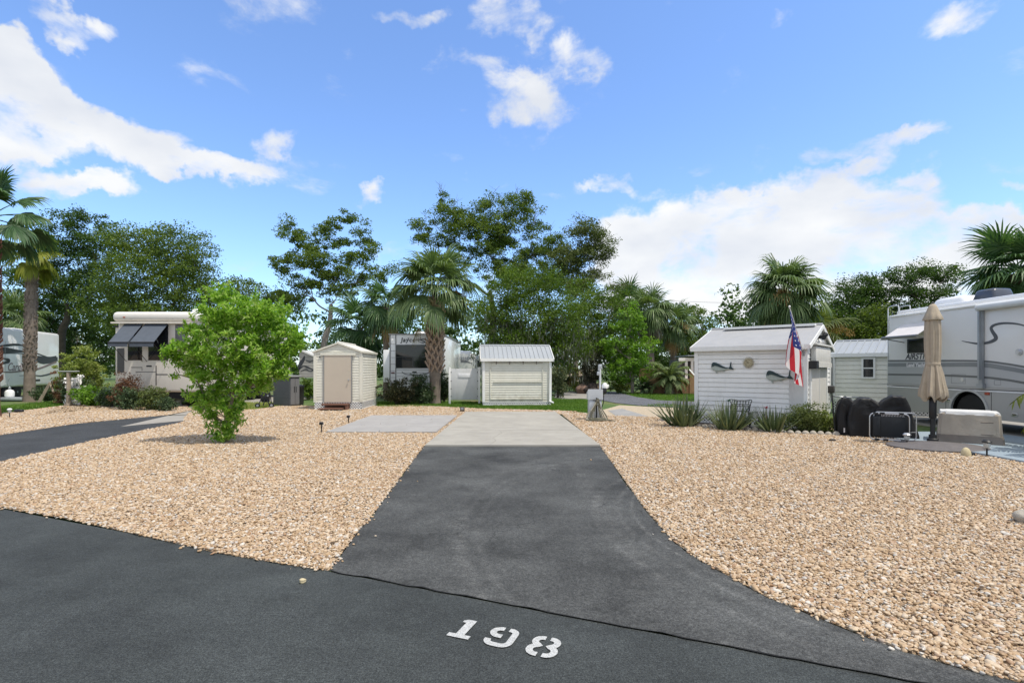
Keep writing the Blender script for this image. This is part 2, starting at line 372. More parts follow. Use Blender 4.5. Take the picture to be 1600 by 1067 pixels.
def np_mesh(name, V, Q, mats, parent=None, loc=None):
    """V (n,3) float, Q (m,k) int faces of one size"""
    me = bpy.data.meshes.new(name); k = Q.shape[1]
    me.vertices.add(len(V)); me.vertices.foreach_set('co', V.astype(np.float32).ravel())
    me.loops.add(Q.size); me.loops.foreach_set('vertex_index', Q.astype(np.int32).ravel())
    me.polygons.add(len(Q)); me.polygons.foreach_set('loop_start', np.arange(0, Q.size, k, dtype=np.int32))
    me.update(calc_edges=True); me.validate()
    for m in (mats if isinstance(mats, (list, tuple)) else [mats]): me.materials.append(m)
    o = bpy.data.objects.new(name, me); COL.objects.link(o); o.parent = parent
    if loc is not None: o.location = loc
    return o
def text(name, body, size, mat, parent, loc, rot, ext=.003, shear=0, off=0, align='LEFT', space=1):
    cu = bpy.data.curves.new(name, 'FONT'); cu.body = body; cu.size = size; cu.extrude = ext; cu.shear = shear; cu.offset = off
    cu.align_x = align; cu.space_character = space
    t = bpy.data.objects.new(name, cu); COL.objects.link(t)
    dg = bpy.context.evaluated_depsgraph_get(); me = bpy.data.meshes.new_from_object(t.evaluated_get(dg))
    bpy.data.objects.remove(t); bpy.data.curves.remove(cu)
    me.materials.clear(); me.materials.append(mat)
    o = bpy.data.objects.new(name, me); COL.objects.link(o); o.parent = parent; o.location = loc; o.rotation_euler = rot
    return o

# ---------------------------------------------------------------- planting
def unit(n):
    v = rng.normal(size=(n, 3)); return v/np.linalg.norm(v, axis=1, keepdims=True)
def leaf_quads(c, size, asp=.5, up=.6, direc=None, spread=1.0):
    """one folded diamond per centre; direc pulls the leaf axis along a given direction"""
    n = len(c); a = unit(n)
    if direc is not None: a = direc+a*spread
    a /= np.linalg.norm(a, axis=1, keepdims=True)+1e-9
    nr = unit(n); nr[:, 2] += up; b = np.cross(nr, a); b /= np.linalg.norm(b, axis=1, keepdims=True)+1e-9
    s = (size*rng.uniform(.6, 1.3, n))[:, None]
    V = np.empty((n, 4, 3)); V[:, 0] = c-a*s*.5; V[:, 1] = c+b*s*asp*.5; V[:, 2] = c+a*s*.5; V[:, 3] = c-b*s*asp*.5
    return V.reshape(-1, 3), np.arange(n*4).reshape(-1, 4)
def blob_points(blobs, ntot, clump, hollow=.35, per=70):
    """leaf centres gathered in clumps inside ellipsoids (cx,cy,cz,rx,ry,rz,weight)"""
    wts = np.array([b[6]*(b[3]*b[4]*b[5])**.75 for b in blobs]); wts /= wts.sum(); out = []; tips = []
    for b, wt in zip(blobs, wts):
        nc = max(3, int(ntot*wt/per)); d = unit(nc)
        r = (hollow+(1-hollow)*rng.uniform(0, 1, nc)**.6)[:, None]
        lump = 1+.16*np.sin(d[:, :1]*5+b[0])*np.cos(d[:, 2:]*4+b[1])
        cc = np.array(b[:3])+d*r*lump*np.array(b[3:6]); tips.append(cc)
        cs = clump*rng.uniform(.55, 1.35, nc)
        pts = np.repeat(cc, per, 0)+unit(nc*per)*(rng.uniform(0, 1, (nc*per, 1))**.5*1.72)*np.repeat(cs, per)[:, None]*np.array((1, 1, .62))
        out.append(pts)
    return np.concatenate(out), tips
def tree(name, label, cat, base, d, blobs, lm, bark, tr, nleaf, leaf=.2, clump=.45, fork=None, group=None, hollow=.3, per=70, moss=None, bare=0, lean=0, asp=.55, seed=0, shoots=0):
    """blobs: (px, py, rx, ry, extra depth, depth radius factor, weight) in photo measure at distance d"""
    global rng
    rng = np.random.default_rng(100+seed); random.seed(seed)
    t = thing(name, label, cat, base, 0, group); B = Vector(base); bl = []
    for (px, py, rx, ry, dd, kf, wt) in blobs:
        D = d+dd; c = W(px, py, D)-B; bl.append((c.x, c.y, c.z, rx/F*D, rx/F*D*kf, ry/F*D, wt))
    pts, tips = blob_points(bl, nleaf, clump, hollow, per)
    pts = pts[pts[:, 2] > .05]
    if shoots:                               # loose upright shoots standing out of the outline
        ex = []
        for k in range(shoots):
            b = bl[rng.integers(len(bl))]; d_ = unit(1)[0]; d_[2] = abs(d_[2])*.8+.1; c0 = np.array(b[:3])+d_*np.array(b[3:6])*rng.uniform(.85, 1.05)
            dr_ = d_*.6+np.array((0, 0, .8)); dr_ /= np.linalg.norm(dr_); ln = rng.uniform(.12, .38); f = rng.uniform(0, 1, 34)[:, None]
            ex.append(c0+dr_*ln*f+rng.normal(size=(34, 3))*.030*(1.2-f))
        pts = np.concatenate([pts]+ex)
    V, Q = leaf_quads(pts, leaf, asp); np_mesh('crown', V, Q, lm, t)
    top = max(b[2] for b in bl); fz = fork if fork else top*.35
    mb = MB(); cx = sum(b[0] for b in bl)/len(bl); cy = sum(b[1] for b in bl)/len(bl); nodes = []
    hz = min(top*.72, max(fz*1.5, top*.5)); P = spline([(0,0,-.2), (lean*.3+random.uniform(-.1,.1), .05, fz*.5), (lean+cx*.15, cy*.15, fz), (lean+cx*.45+random.uniform(-.3,.3), cy*.5, (fz+hz)*.5), (lean+cx*.8, cy*.8, hz)], 6)
    n = len(P); rs = [tr*(1.45 if i == 0 else 1.12-.72*i/n) for i in range(n)]; mb.tube(P, rs, 9)
    for p, r in zip(P, rs):
        if p.z > fz*.62: nodes.append((p, r))
    order = sorted(range(len(bl)), key=lambda i: (Vector(bl[i][:3])-P[-1]).length)
    for i in order:                          # every limb leaves the nearest wood below it
        b, tp = bl[i], tips[i]; c = Vector(b[:3])-Vector((0, 0, b[5]*.25))
        def cost(nd):
            d_ = c-nd[0]; up_ = d_.z/(d_.length+1e-6); return d_.length*(1.0+max(0, .55-up_)*1.4)+(.6 if nd[1] < .03 else 0)
        s0, r1 = min(nodes, key=cost); ln = (c-s0).length; r0 = min(r1*.78, .028+.020*ln)
        side = Vector((random.uniform(-1,1), random.uniform(-1,1), random.uniform(-.1,.5)))*ln*.13
        Pl = spline([s0, s0.lerp(c, .38)+side, s0.lerp(c, .72)-side*.5+Vector((0,0,.05*ln)), c], 5); k = len(Pl); rl = [r0*(1-.62*j/k) for j in range(k)]
        mb.tube(Pl, rl, 6); nodes += list(zip(Pl[2:], rl[2:]))
        sel = tp[rng.permutation(len(tp))[:min(len(tp), 30)]]
        for q in sel:
            q = Vector(q)
            if q.z < .3: continue
            j = random.randrange(k//2, k); s1 = Pl[j]; m2 = s1.lerp(q, .5)+Vector((random.uniform(-.1,.1), random.uniform(-.1,.1), .12))*(q-s1).length
            rt = min(rl[j]*.55, .030); mb.tube(spline([s1, m2, q], 3), [rt*(1-.8*m/6) for m in range(7)], 4)
        for _ in range(bare):                # thin dead twigs standing out of the crown
            q = c+Vector((random.uniform(-1,1)*b[3], random.uniform(-1,1)*b[4], b[5]*random.uniform(.9, 1.6)))
            s1 = c.lerp(q, .2); m2 = s1.lerp(q, .6)+Vector((random.uniform(-.3,.3), 0, 0))
            mb.tube([s1, m2, q], [.03, .018, .006], 4)
            for _k in range(3): e = m2.lerp(q, random.random()); mb.tube([e, e+Vector((random.uniform(-.6,.6), random.uniform(-.4,.4), random.uniform(.1,.6)))], [.012, .004], 3)
    mb.build('trunk', bark, t)
    if moss:
        n = moss; i = rng.integers(0, len(pts), n); p0 = pts[i]; p0 = p0[p0[:, 2] < top*.75]; n = len(p0)
        k = 8; pp = np.repeat(p0, k, 0); pp = pp+rng.normal(size=pp.shape)*.1; pp[:, 2] -= np.tile(np.linspace(0, 1, k), n)*np.repeat(rng.uniform(.4, 1.7, n), k)
        pp = pp[pp[:, 2] > .6]
        dr = np.zeros((len(pp), 3)); dr[:, 2] = -1
        V, Q = leaf_quads(pp, .34, .16, .0, dr, .25); np_mesh('hanging_moss', V, Q, MOSS, t)
    return t
def shrub(name, label, cat, base, rx, ry, h, lm, n, leaf=.07, asp=.45, clump=.12, group=None, low=.12, stems=9, per=40, bark=None, shape=1.0, up=.5, seed=0):
    global rng
    rng = np.random.default_rng(500+seed); random.seed(seed)
    t = thing(name, label, cat, base, 0, group)
    nb = 9; bl = []
    for i in range(nb):
        a = i*2.4+seed; rr = .55*math.sqrt((i+.5)/nb); zz = low*h+h*(1-low)*(.45+.28*math.sin(i*1.9+seed))
        bl.append((rr*rx*math.cos(a), rr*ry*math.sin(a), zz*.92, rx*.5, ry*.5, h*.30*shape, 1))
    bl.append((0, 0, h*.36, rx*.72, ry*.72, h*.32, 1.6))
    pts, tips = blob_points(bl, n, clump, .3, per); pts = pts[(pts[:, 2] > .02) & (pts[:, 2] < h*1.08)]
    V, Q = leaf_quads(pts, leaf, asp, up); np_mesh('foliage', V, Q, lm, t)
    mb = MB()
    for i in range(stems):
        tp = tips[i % len(tips)]; q = Vector(tp[random.randrange(len(tp))]); q.z = max(q.z, .15)
        b0 = Vector((random.uniform(-.12,.12)*rx, random.uniform(-.12,.12)*ry, 0))
        mb.tube(spline([b0, b0.lerp(q, .5)+Vector((0,0,.12*h)), q], 3), [.018*(1-.12*k) for k in range(7)], 4)
    mb.build('stems', bark or BARK, t)
    return t
def strip(V, Q, pts, ws, side):
    o = len(V)
    for p, w_ in zip(pts, ws): V.append(p-side*w_*.5); V.append(p+side*w_*.5)
    for i in range(len(pts)-1): Q.append((o+2*i, o+2*i+1, o+2*i+3, o+2*i+2))
Z = Vector((0,0,1))
def fan_frond(V, Q, PM, base, az, el, pet, blade, droop, nl=26, span=2.1, wid=1.0, sag=.35):
    """petiole into PM, leaflets into V,Q"""
    d = Vector((math.cos(az)*math.cos(el), math.sin(az)*math.cos(el), math.sin(el)))
    p1 = base+d*pet*.5; d2 = (d-Z*sag*.5).normalized(); tip = p1+d2*pet*.5; d3 = (d2-Z*sag).normalized()
    if PM is not None: PM.tube([base, p1, tip], [.022, .016, .011], 4)
    side = d3.cross(Z)
    side = side.normalized() if side.length > .05 else Vector((-math.sin(az), math.cos(az), 0))
    nrm = side.cross(d3).normalized(); rollq = random.uniform(-.5, .5)
    side, nrm = side*math.cos(rollq)+nrm*math.sin(rollq), nrm*math.cos(rollq)-side*math.sin(rollq)
    for i in range(nl):
        k = (i+.5)/nl*2-1; a = k*span
        L = blade*(1-.38*abs(k)**1.5)*random.uniform(.9, 1.06)
        fold = .35*abs(k)
        u = (d3*math.cos(a)+side*math.sin(a)-nrm*fold*.35).normalized()
        s = u.cross(nrm); s = s.normalized() if s.length > .05 else side
        tw = random.uniform(-.35, .35)+(.35 if i % 2 else -.35); s = (s*math.cos(tw)+nrm*math.sin(tw)).normalized()
        b = tip+d3*blade*.10*(1-abs(k)); q1 = b+u*L*.42; u2 = (u-Z*droop*random.uniform(.5, 1.1)).normalized(); q2 = q1+u2*L*.32
        u3 = (u2-Z*droop*random.uniform(.9, 1.9)).normalized(); q3 = q2+u3*L*.28
        w0 = blade*.052*wid
        strip(V, Q, [b, q1, q2, q3], [w0*.35, w0*1.15, w0*.8, w0*.08], s)
def palm(name, label, base, th, r0, r1, nf=34, pet=1.0, blade=1.1, droop=.5, lm=None, bark=None, boots=None, dead=0, seeds=0, lean=(0,0), lo=-.7, hi=1.35, nl=26, group=None, seed=0, span=2.1, sag=.35, bootr=None, azr=None, rough=None, deadlm=None, leafw=1.0):
    random.seed(900+seed); lm = lm or L_PALM; bark = bark or PALMBARK
    t = thing(name, label, 'palm', base, 0, group); top = Vector((lean[0], lean[1], th))
    mb = MB(); n = 14
    P = [Vector((lean[0]*(i/n)**1.5, lean[1]*(i/n)**1.5, th*i/n)) for i in range(n+1)]; P[0].z = -.15
    mb.tube(P, [(r0+(r1-r0)*i/n)*(1.25 if i == 0 else 1)*random.uniform(.96, 1.04) for i in range(n+1)], 12); mb.build('trunk', bark, t)
    if boots:
        z0, z1, bl, bmat = boots; mb = MB(); k = 0; z = z0
        while z < z1:
            a = k*2.39996; f = z/th; c = Vector((lean[0]*f**1.5, lean[1]*f**1.5, z)); rr = r0+(r1-r0)*f
            o = Vector((math.cos(a), math.sin(a), 0)); s = Vector((-math.sin(a), math.cos(a), 0))
            for sg in (-1, 1):               # each cut leaf base splits in two at the trunk
                p0 = c+o*rr*.92+s*sg*rr*.55-Z*bl*.35; p1 = c+o*(rr+bl*.16)+s*sg*rr*.18+Z*bl*.1; p2 = c+o*(rr+bl*.42)+Z*bl*random.uniform(.38, .62)
                mb.tube([p0, p1, p2], [bl*.085, bl*.105, bl*.075], 4)
            z += (bootr or .055)*random.uniform(.8, 1.2); k += 1
        mb.build('leaf_boots', bmat, t)
    if rough:                                # short shaggy stubs on the trunk
        z0, z1, ln, num, bmat = rough; mb = MB()
        for k in range(num):
            z = random.uniform(z0, z1); a = random.uniform(0, 6.283); f = z/th; rr = r0+(r1-r0)*f; c = Vector((lean[0]*f**1.5, lean[1]*f**1.5, z)); o = Vector((math.cos(a), math.sin(a), 0))
            mb.tube([c+o*rr*.9, c+o*(rr+ln*.35)+Z*ln*.5, c+o*(rr+ln*.45)+Z*ln], [ln*.22, ln*.16, ln*.03], 4)
        mb.build('leaf_stubs', bmat, t)
    V, Q, PM = [], [], MB()
    for i in range(nf):
        f = (i+.5)/nf; el = hi+(lo-hi)*f**.85+random.uniform(-.12, .12); az = i*2.39996+random.uniform(-.2, .2)
        if azr: az = azr[0]+(azr[1]-azr[0])*((i*.618) % 1)
        b = top+Z*(.25*(1-f))*min(1, th/3)
        fan_frond(V, Q, PM, b, az, el, pet*random.uniform(.75, 1.15)*(1-.25*(1-f)), blade*random.uniform(.85, 1.1), droop*(.5+.8*f), nl, span, leafw, sag*(.4+.9*f))
    o = len(PM.v); VV = PM.v+[tuple(p) for p in V]; QQ = [f for f in PM.f if len(f) == 4]+[tuple(i+o for i in q) for q in Q]
    np_mesh('crown', np.array(VV), np.array(QQ), lm, t)
    if dead:
        V, Q, PM = [], [], MB()
        for i in range(dead):
            az = i*2.39996+1; el = random.uniform(-1.45, -.75)
            if azr: az = azr[0]+(azr[1]-azr[0])*((i*.618) % 1)
            fan_frond(V, Q, PM, top-Z*random.uniform(0, .5), az, el, pet*random.uniform(.5, .9), blade*random.uniform(.7, 1), 1.1, 18, 1.2, .9, .3)
        o = len(PM.v); VV = PM.v+[tuple(p) for p in V]; QQ = [f for f in PM.f if len(f) == 4]+[tuple(i+o for i in q) for q in Q]
        np_mesh('dead_fronds', np.array(VV), np.array(QQ), deadlm or DEAD, t)
    if seeds:
        pp = []; dd = []
        for i in range(seeds):
            az = random.uniform(0, 6.283) if i else 0.1; out = Vector((math.cos(az), math.sin(az), .35)); L = blade*random.uniform(.9, 1.3)
            for k in range(420):
                f = random.uniform(.35, 1); p = top+out*L*f+Z*(.35*L*f-.95*L*f*f)*.9
                pp.append(tuple(p+Vector((random.gauss(0, .13*f), random.gauss(0, .13*f), random.gauss(0, .15*f))))); dd.append((out.x*.3, out.y*.3, -1))
        V2, Q2 = leaf_quads(np.array(pp), .14, .2, .2, np.array(dd), .7); np_mesh('seed_stalks', V2, Q2, SEED, t)
    return t
def feather_palm(name, label, base, th, r, nf, length, lm, bark, lo=-.5, hi=1.35, arch=1.0, nlf=26, leaf=.32, group=None, seed=0, azr=None, lw=.028):
    random.seed(300+seed); t = thing(name, label, 'palm', base, 0, group)
    mb = MB(); mb.tube([(0,0,-.1), (0,0,th*.5), (0,0,th)], [r*1.2, r, r*.9], 10)
    for k in range(int(th*34)):
        a = k*2.4; z = th*(k+.5)/int(th*34+1); o = Vector((math.cos(a), math.sin(a), 0))
        mb.tube([o*r*.8+Z*z, o*(r+.09)+Z*(z+.12)], [.05, .025], 4)
    mb.build('trunk', bark, t)
    V, Q, PM = [], [], MB(); top = Z*th
    for i in range(nf):
        f = (i+.5)/nf; el = hi+(lo-hi)*f; az = i*2.39996 if not azr else azr[0]+(azr[1]-azr[0])*((i*.618) % 1)
        h = Vector((math.cos(az), math.sin(az), 0)); L = length*random.uniform(.8, 1.1); P = []; p = top.copy(); e = el
        for k in range(9): P.append(p.copy()); p = p+(h*math.cos(e)+Z*math.sin(e))*L/8; e -= arch*.17*(.5+k/8)
        PM.tube(P, [.02*(1-.09*k) for k in range(9)], 4); s = Vector((-h.y, h.x, 0))
        for k in range(nlf):
            g = .12+.86*k/nlf; ii = min(7, int(g*8)); fr = g*8-ii; q = P[ii].lerp(P[ii+1], fr); tg = (P[ii+1]-P[ii]).normalized(); nr = s.cross(tg).normalized()
            ll = leaf*(1-.55*abs(g-.4)*1.2)
            for sg in (-1, 1):
                u = (tg*.75+s*sg*.8+nr*.35+Vector((random.gauss(0,.08), random.gauss(0,.08), random.gauss(0,.08)))).normalized(); q1 = q+u*ll*.55; q2 = q1+(u-Z*.35).normalized()*ll*.45
                strip(V, Q, [q, q1, q2], [lw*.7, lw, .004], (u.cross(nr)).normalized())
    o = len(PM.v); VV = PM.v+[tuple(p) for p in V]; QQ = [f for f in PM.f if len(f) == 4]+[tuple(i+o for i in q) for q in Q]
    np_mesh('crown', np.array(VV), np.array(QQ), lm, t); return t
def blade_plant(name, label, base, n, L, lm, width=.06, lo=.5, seed=0, group=None, spread=.16, cat='plant', squash=1.0):
    """thick tapering blades from one root: aloe, agave"""
    random.seed(700+seed); t = thing(name, label, cat, base, 0, group); V, Q = [], []
    for i in range(n):
        az = random.uniform(0, 6.283); el = random.uniform(lo, 1.52); h = Vector((math.cos(az), math.sin(az)*squash, 0)); l = L*random.uniform(.6, 1.05)
        p = h*spread*random.uniform(.2, 1.3); P = [p.copy()]; e = el
        for k in range(4): p = p+(h*math.cos(e)+Z*math.sin(e))*l/4; P.append(p.copy()); e += random.uniform(-.12, .16)
        s = Vector((-h.y, h.x, 0)).normalized(); nr = s.cross((P[-1]-P[0]).normalized()); ws = [.7, 1, .85, .5, .04]
        o = len(V)
        for q, w_ in zip(P, ws):
            w_ *= width; V += [q-s*w_*.5+nr*w_*.22, q-nr*w_*.14, q+s*w_*.5+nr*w_*.22]
        for k in range(4):
            for j in range(2): Q.append((o+3*k+j, o+3*k+j+1, o+3*k+4+j, o+3*k+3+j))
    np_mesh('blades', np.array([tuple(p) for p in V]), np.array(Q), lm, t); return t

# ---------------------------------------------------------------- ground
def sheet(name, pts, z, mat, thick=0.0, kind='structure', label=None, cat=None):
    mb = MB(); P = [(p[0], p[1]) for p in pts]
    a = sum(P[i][0]*P[(i+1) % len(P)][1]-P[(i+1) % len(P)][0]*P[i][1] for i in range(len(P)))
    if a < 0: P = P[::-1]
    if thick: mb.prism(P, (0,0,z-thick), (1,0,0), (0,1,0), thick)
    else: mb.add([(x, y, z) for x, y in P], [list(range(len(P)))])
    o = mb.build(name, mat); return tag(o, label, cat, None, kind)
def gp(*pp): return [G(a, b) for a, b in pp]

def soil_material():
    m, b, L = newmat('lawn_and_leaf_litter'); tc = ND(m, 'ShaderNodeTexCoord')
    n = ND(m, 'ShaderNodeTexNoise'); n.inputs['Scale'].default_value = .35; n.inputs['Detail'].default_value = 8; L(tc.outputs['Object'], n.inputs[0])
    r = ND(m, 'ShaderNodeValToRGB'); L(n.outputs['Fac'], r.inputs[0])
    e = r.color_ramp.elements; e[0].position = .3; e[0].color = (.05, .10, .018, 1); e[1].position = .72; e[1].color = (.16, .12, .06, 1)
    x = e.new(.52); x.color = (.08, .13, .03, 1)
    n2 = ND(m, 'ShaderNodeTexNoise'); n2.inputs['Scale'].default_value = 14; n2.inputs['Detail'].default_value = 5; L(tc.outputs['Object'], n2.inputs[0])
    mm = ND(m, 'ShaderNodeMix', data_type='RGBA', blend_type='OVERLAY'); mm.inputs['Factor'].default_value = .7; L(r.outputs[0], mm.inputs[6]); L(n2.outputs['Fac'], mm.inputs[7])
    L(mm.outputs[2], b.inputs['Base Color']); b.inputs['Roughness'].default_value = .95
    bp = ND(m, 'ShaderNodeBump'); bp.inputs['Strength'].default_value = .6; bp.inputs['Distance'].default_value = .05; L(n2.outputs['Fac'], bp.inputs['Height']); L(bp.outputs[0], b.inputs['Normal'])
    return m
def asphalt(name, col, tracks=(), fade=.25, cracks=True):
    m, b, L = newmat(name); tc = ND(m, 'ShaderNodeTexCoord')
    def noise(s, d=6, ro=.6, sc=None):
        n = ND(m, 'ShaderNodeTexNoise'); n.inputs['Scale'].default_value = s; n.inputs['Detail'].default_value = d; n.inputs['Roughness'].default_value = ro
        if sc:
            mp = ND(m, 'ShaderNodeMapping'); mp.inputs['Scale'].default_value = sc; L(tc.outputs['Object'], mp.inputs[0]); L(mp.outputs[0], n.inputs[0])
        else: L(tc.outputs['Object'], n.inputs[0])
        return n.outputs['Fac']
    def mt(op, a, c, clamp=False):
        n = ND(m, 'ShaderNodeMath', operation=op, use_clamp=clamp)
        for i, v in enumerate((a, c)):
            if isinstance(v, (int, float)): n.inputs[i].default_value = v
            else: L(v, n.inputs[i])
        return n.outputs[0]
    big = noise(.9, 7, .62); mid = noise(5.5, 6, .7); fine = noise(170, 3, .6); speck = noise(75, 2, .6)
    r = ND(m, 'ShaderNodeValToRGB'); L(big, r.inputs[0]); e = r.color_ramp.elements
    e[0].position = .33; e[0].color = rgb(col, 1-fade); e[1].position = .68; e[1].color = rgb(col, 1+fade*1.5)
    out = r.outputs[0]
    def mixc(fac, c2, out, bt='MIX'):
        n = ND(m, 'ShaderNodeMix', data_type='RGBA', blend_type=bt); L(fac, n.inputs['Factor']) if not isinstance(fac, (int, float)) else setattr(n.inputs['Factor'], 'default_value', fac)
        L(out, n.inputs[6])
        if isinstance(c2, tuple): n.inputs[7].default_value = rgb(c2)
        else: L(c2, n.inputs[7])
        return n.outputs[2]
    mr = ND(m, 'ShaderNodeMapRange'); L(mid, mr.inputs['Value']); mr.inputs['From Min'].default_value = .5; mr.inputs['From Max'].default_value = .8; mr.inputs['To Max'].default_value = .5
    out = mixc(mr.outputs[0], tuple(c*1.7 for c in col), out)
    sep = ND(m, 'ShaderNodeSeparateXYZ'); L(tc.outputs['Object'], sep.inputs[0])
    streak = noise(2.2, 6, .7, (1.0, 3.0, 1))
    for (cx, cy, rad, wd, amt) in tracks:      # dusty tyre marks: arcs on the paving
        dx = mt('SUBTRACT', sep.outputs[0], cx); dy = mt('SUBTRACT', sep.outputs[1], cy)
        dist = mt('POWER', mt('ADD', mt('MULTIPLY', dx, dx), mt('MULTIPLY', dy, dy)), .5)
        k = mt('SUBTRACT', 1.0, mt('DIVIDE', mt('ABSOLUTE', mt('SUBTRACT', dist, rad), 0), wd), True)
        k = mt('MULTIPLY', k, mt('MULTIPLY', mt('SUBTRACT', streak, .40), 4.5*amt), True)
        out = mixc(k, (.26, .26, .25), out)
    for nz_, lo, hi, a_, b_ in ((fine, .36, .66, .45, 1.6), (speck, .35, .68, .62, 1.45), (noise(24, 3, .6), .35, .68, .84, 1.18)):
        g = ND(m, 'ShaderNodeMapRange'); L(nz_, g.inputs['Value']); g.inputs['From Min'].default_value = lo; g.inputs['From Max'].default_value = hi; g.inputs['To Min'].default_value = a_; g.inputs['To Max'].default_value = b_
        out = mixc(1.0, g.outputs[0], out, 'MULTIPLY')
    stain = ND(m, 'ShaderNodeMapRange'); L(noise(1.7, 8, .75), stain.inputs['Value']); stain.inputs['From Min'].default_value = .56; stain.inputs['From Max'].default_value = .66; stain.inputs['To Max'].default_value = .45
    out = mixc(stain.outputs[0], tuple(c*.45 for c in col), out)
    vc = ND(m, 'ShaderNodeTexVoronoi', feature='DISTANCE_TO_EDGE'); vc.inputs['Scale'].default_value = .55
    wv = ND(m, 'ShaderNodeTexNoise'); wv.inputs['Scale'].default_value = 2.5; wv.inputs['Detail'].default_value = 6; L(tc.outputs['Object'], wv.inputs[0])
    wa = ND(m, 'ShaderNodeMix', data_type='RGBA', blend_type='ADD'); wa.inputs['Factor'].default_value = .5; L(tc.outputs['Object'], wa.inputs[6]); L(wv.outputs['Color'], wa.inputs[7]); L(wa.outputs[2], vc.inputs['Vector'])
    ck = mt('MULTIPLY', mt('LESS_THAN', vc.outputs['Distance'], .0035), mt('GREATER_THAN', noise(.7, 2, .5), .53)); out = mixc(mt('MULTIPLY', ck, .55 if cracks else .0), (.012,.012,.012), out)
    ov = out
    L(ov, b.inputs['Base Color']); b.inputs['Roughness'].default_value = .82; b.inputs['Specular IOR Level'].default_value = .3
    bp = ND(m, 'ShaderNodeBump'); bp.inputs['Strength'].default_value = .55; bp.inputs['Distance'].default_value = .006; L(fine, bp.inputs['Height']); L(bp.outputs[0], b.inputs['Normal'])
    return m
def gravel_base():
    m, b, L = newmat('gravel_bed'); tc = ND(m, 'ShaderNodeTexCoord')
    v = ND(m, 'ShaderNodeTexVoronoi'); v.inputs['Scale'].default_value = 24; L(tc.outputs['Object'], v.inputs['Vector'])
    hs = ND(m, 'ShaderNodeSeparateColor'); L(v.outputs['Color'], hs.inputs[0])
    r = ND(m, 'ShaderNodeValToRGB'); L(hs.outputs[0], r.inputs[0]); pebble_ramp(r)
    ve = ND(m, 'ShaderNodeTexVoronoi', feature='DISTANCE_TO_EDGE'); ve.inputs['Scale'].default_value = 24; L(tc.outputs['Object'], ve.inputs['Vector'])
    mr = ND(m, 'ShaderNodeMapRange'); L(ve.outputs[0], mr.inputs['Value']); mr.inputs['From Max'].default_value = .25
    L(r.outputs[0], b.inputs['Base Color']); b.inputs['Roughness'].default_value = .8
    bp = ND(m, 'ShaderNodeBump'); bp.inputs['Strength'].default_value = 1; bp.inputs['Distance'].default_value = .03; L(mr.outputs[0], bp.inputs['Height']); L(bp.outputs[0], b.inputs['Normal'])
    return m
PEB = [(.0,(0.246,0.157,0.084)),(.12,(0.395,0.273,0.159)),(.30,(0.483,0.358,0.233)),(.46,(0.360,0.247,0.139)),(.58,(0.509,0.399,0.274)),(.74,(0.544,0.457,0.354)),(.85,(0.324,0.192,0.103)),(.92,(0.439,0.412,0.373)),(1,(0.580,0.537,0.475))]
def pebble_ramp(r):
    e = r.color_ramp.elements
    for i, (p, c) in enumerate(PEB):
        q = e[i] if i < 2 else e.new(p)
        q.position = p; q.color = rgb(c)
def pebble_material():
    m, b, L = newmat('river_pebbles'); oi = ND(m, 'ShaderNodeObjectInfo'); r = ND(m, 'ShaderNodeValToRGB'); L(oi.outputs['Random'], r.inputs[0]); pebble_ramp(r)
    tc = ND(m, 'ShaderNodeTexCoord'); n = ND(m, 'ShaderNodeTexNoise'); n.inputs['Scale'].default_value = 1.6; n.inputs['Detail'].default_value = 5; L(tc.outputs['Object'], n.inputs[0])
    mm = ND(m, 'ShaderNodeMix', data_type='RGBA', blend_type='OVERLAY'); mm.inputs['Factor'].default_value = .5; L(r.outputs[0], mm.inputs[6]); L(n.outputs['Fac'], mm.inputs[7])
    L(mm.outputs[2], b.inputs['Base Color']); b.inputs['Roughness'].default_value = .55; b.inputs['Specular IOR Level'].default_value = .35
    return m
SOIL = soil_material(); GRAVEL = gravel_base(); PEBM = pebble_material()
ROADM = asphalt('street_asphalt', (.036, .041, .041), fade=.30, cracks=False)
APRONM = asphalt('driveway_asphalt', (.052, .054, .053), fade=.42, tracks=[(4.7,5.5,3.36,.035,.30),(4.7,5.5,3.52,.05,.22),(4.7,5.5,3.80,.06,.16),(4.7,5.5,5.05,.06,.12),(4.7,5.5,5.22,.08,.12),(5.4,5.9,6.0,.12,.10),(30,7,29.0,.14,.10),(-30,7,31.1,.14,.08)])
DRIVEM = asphalt('neighbour_asphalt', (.038, .041, .044), fade=.25)
BACKROADM = asphalt('back_road_asphalt', (.11, .115, .13), fade=.15)
CONC = M('concrete', (.315,.30,.265), .85, var=.13, vs=.9, bump=.15, bs=90, dirt=(.20,.19,.165), dirt_amt=.55)
CONC2 = M('patio_concrete', (.31,.30,.29), .85, var=.09, vs=1.2, bump=.15, bs=90, dirt=(.20,.19,.18), dirt_amt=.45)
CONCB = M('blue_grey_painted_concrete', (.25,.31,.36), .6, var=.06, vs=1, dirt=(.20,.24,.28), dirt_amt=.2)
CONCP = M('pale_concrete', (.28,.265,.24), .9, var=.1, vs=.8, dirt=(.25,.23,.2), dirt_amt=.4)
MULCH = M('dark_mulch', (.035,.028,.023), .95, var=.5, vs=16, bump=1, bs=30)
SANDY = M('sandy_gravel', (.42,.35,.26), .95, var=.22, vs=7, bump=.8, bs=45, dirt=(.2,.17,.12), dirt_amt=.5)
PAINT = M('road_paint', (.56,.57,.56), .75, var=.10, vs=60, bump=.6, bs=170, dirt=(.09,.095,.10), dirt_amt=.95, dirt_lo=.43)

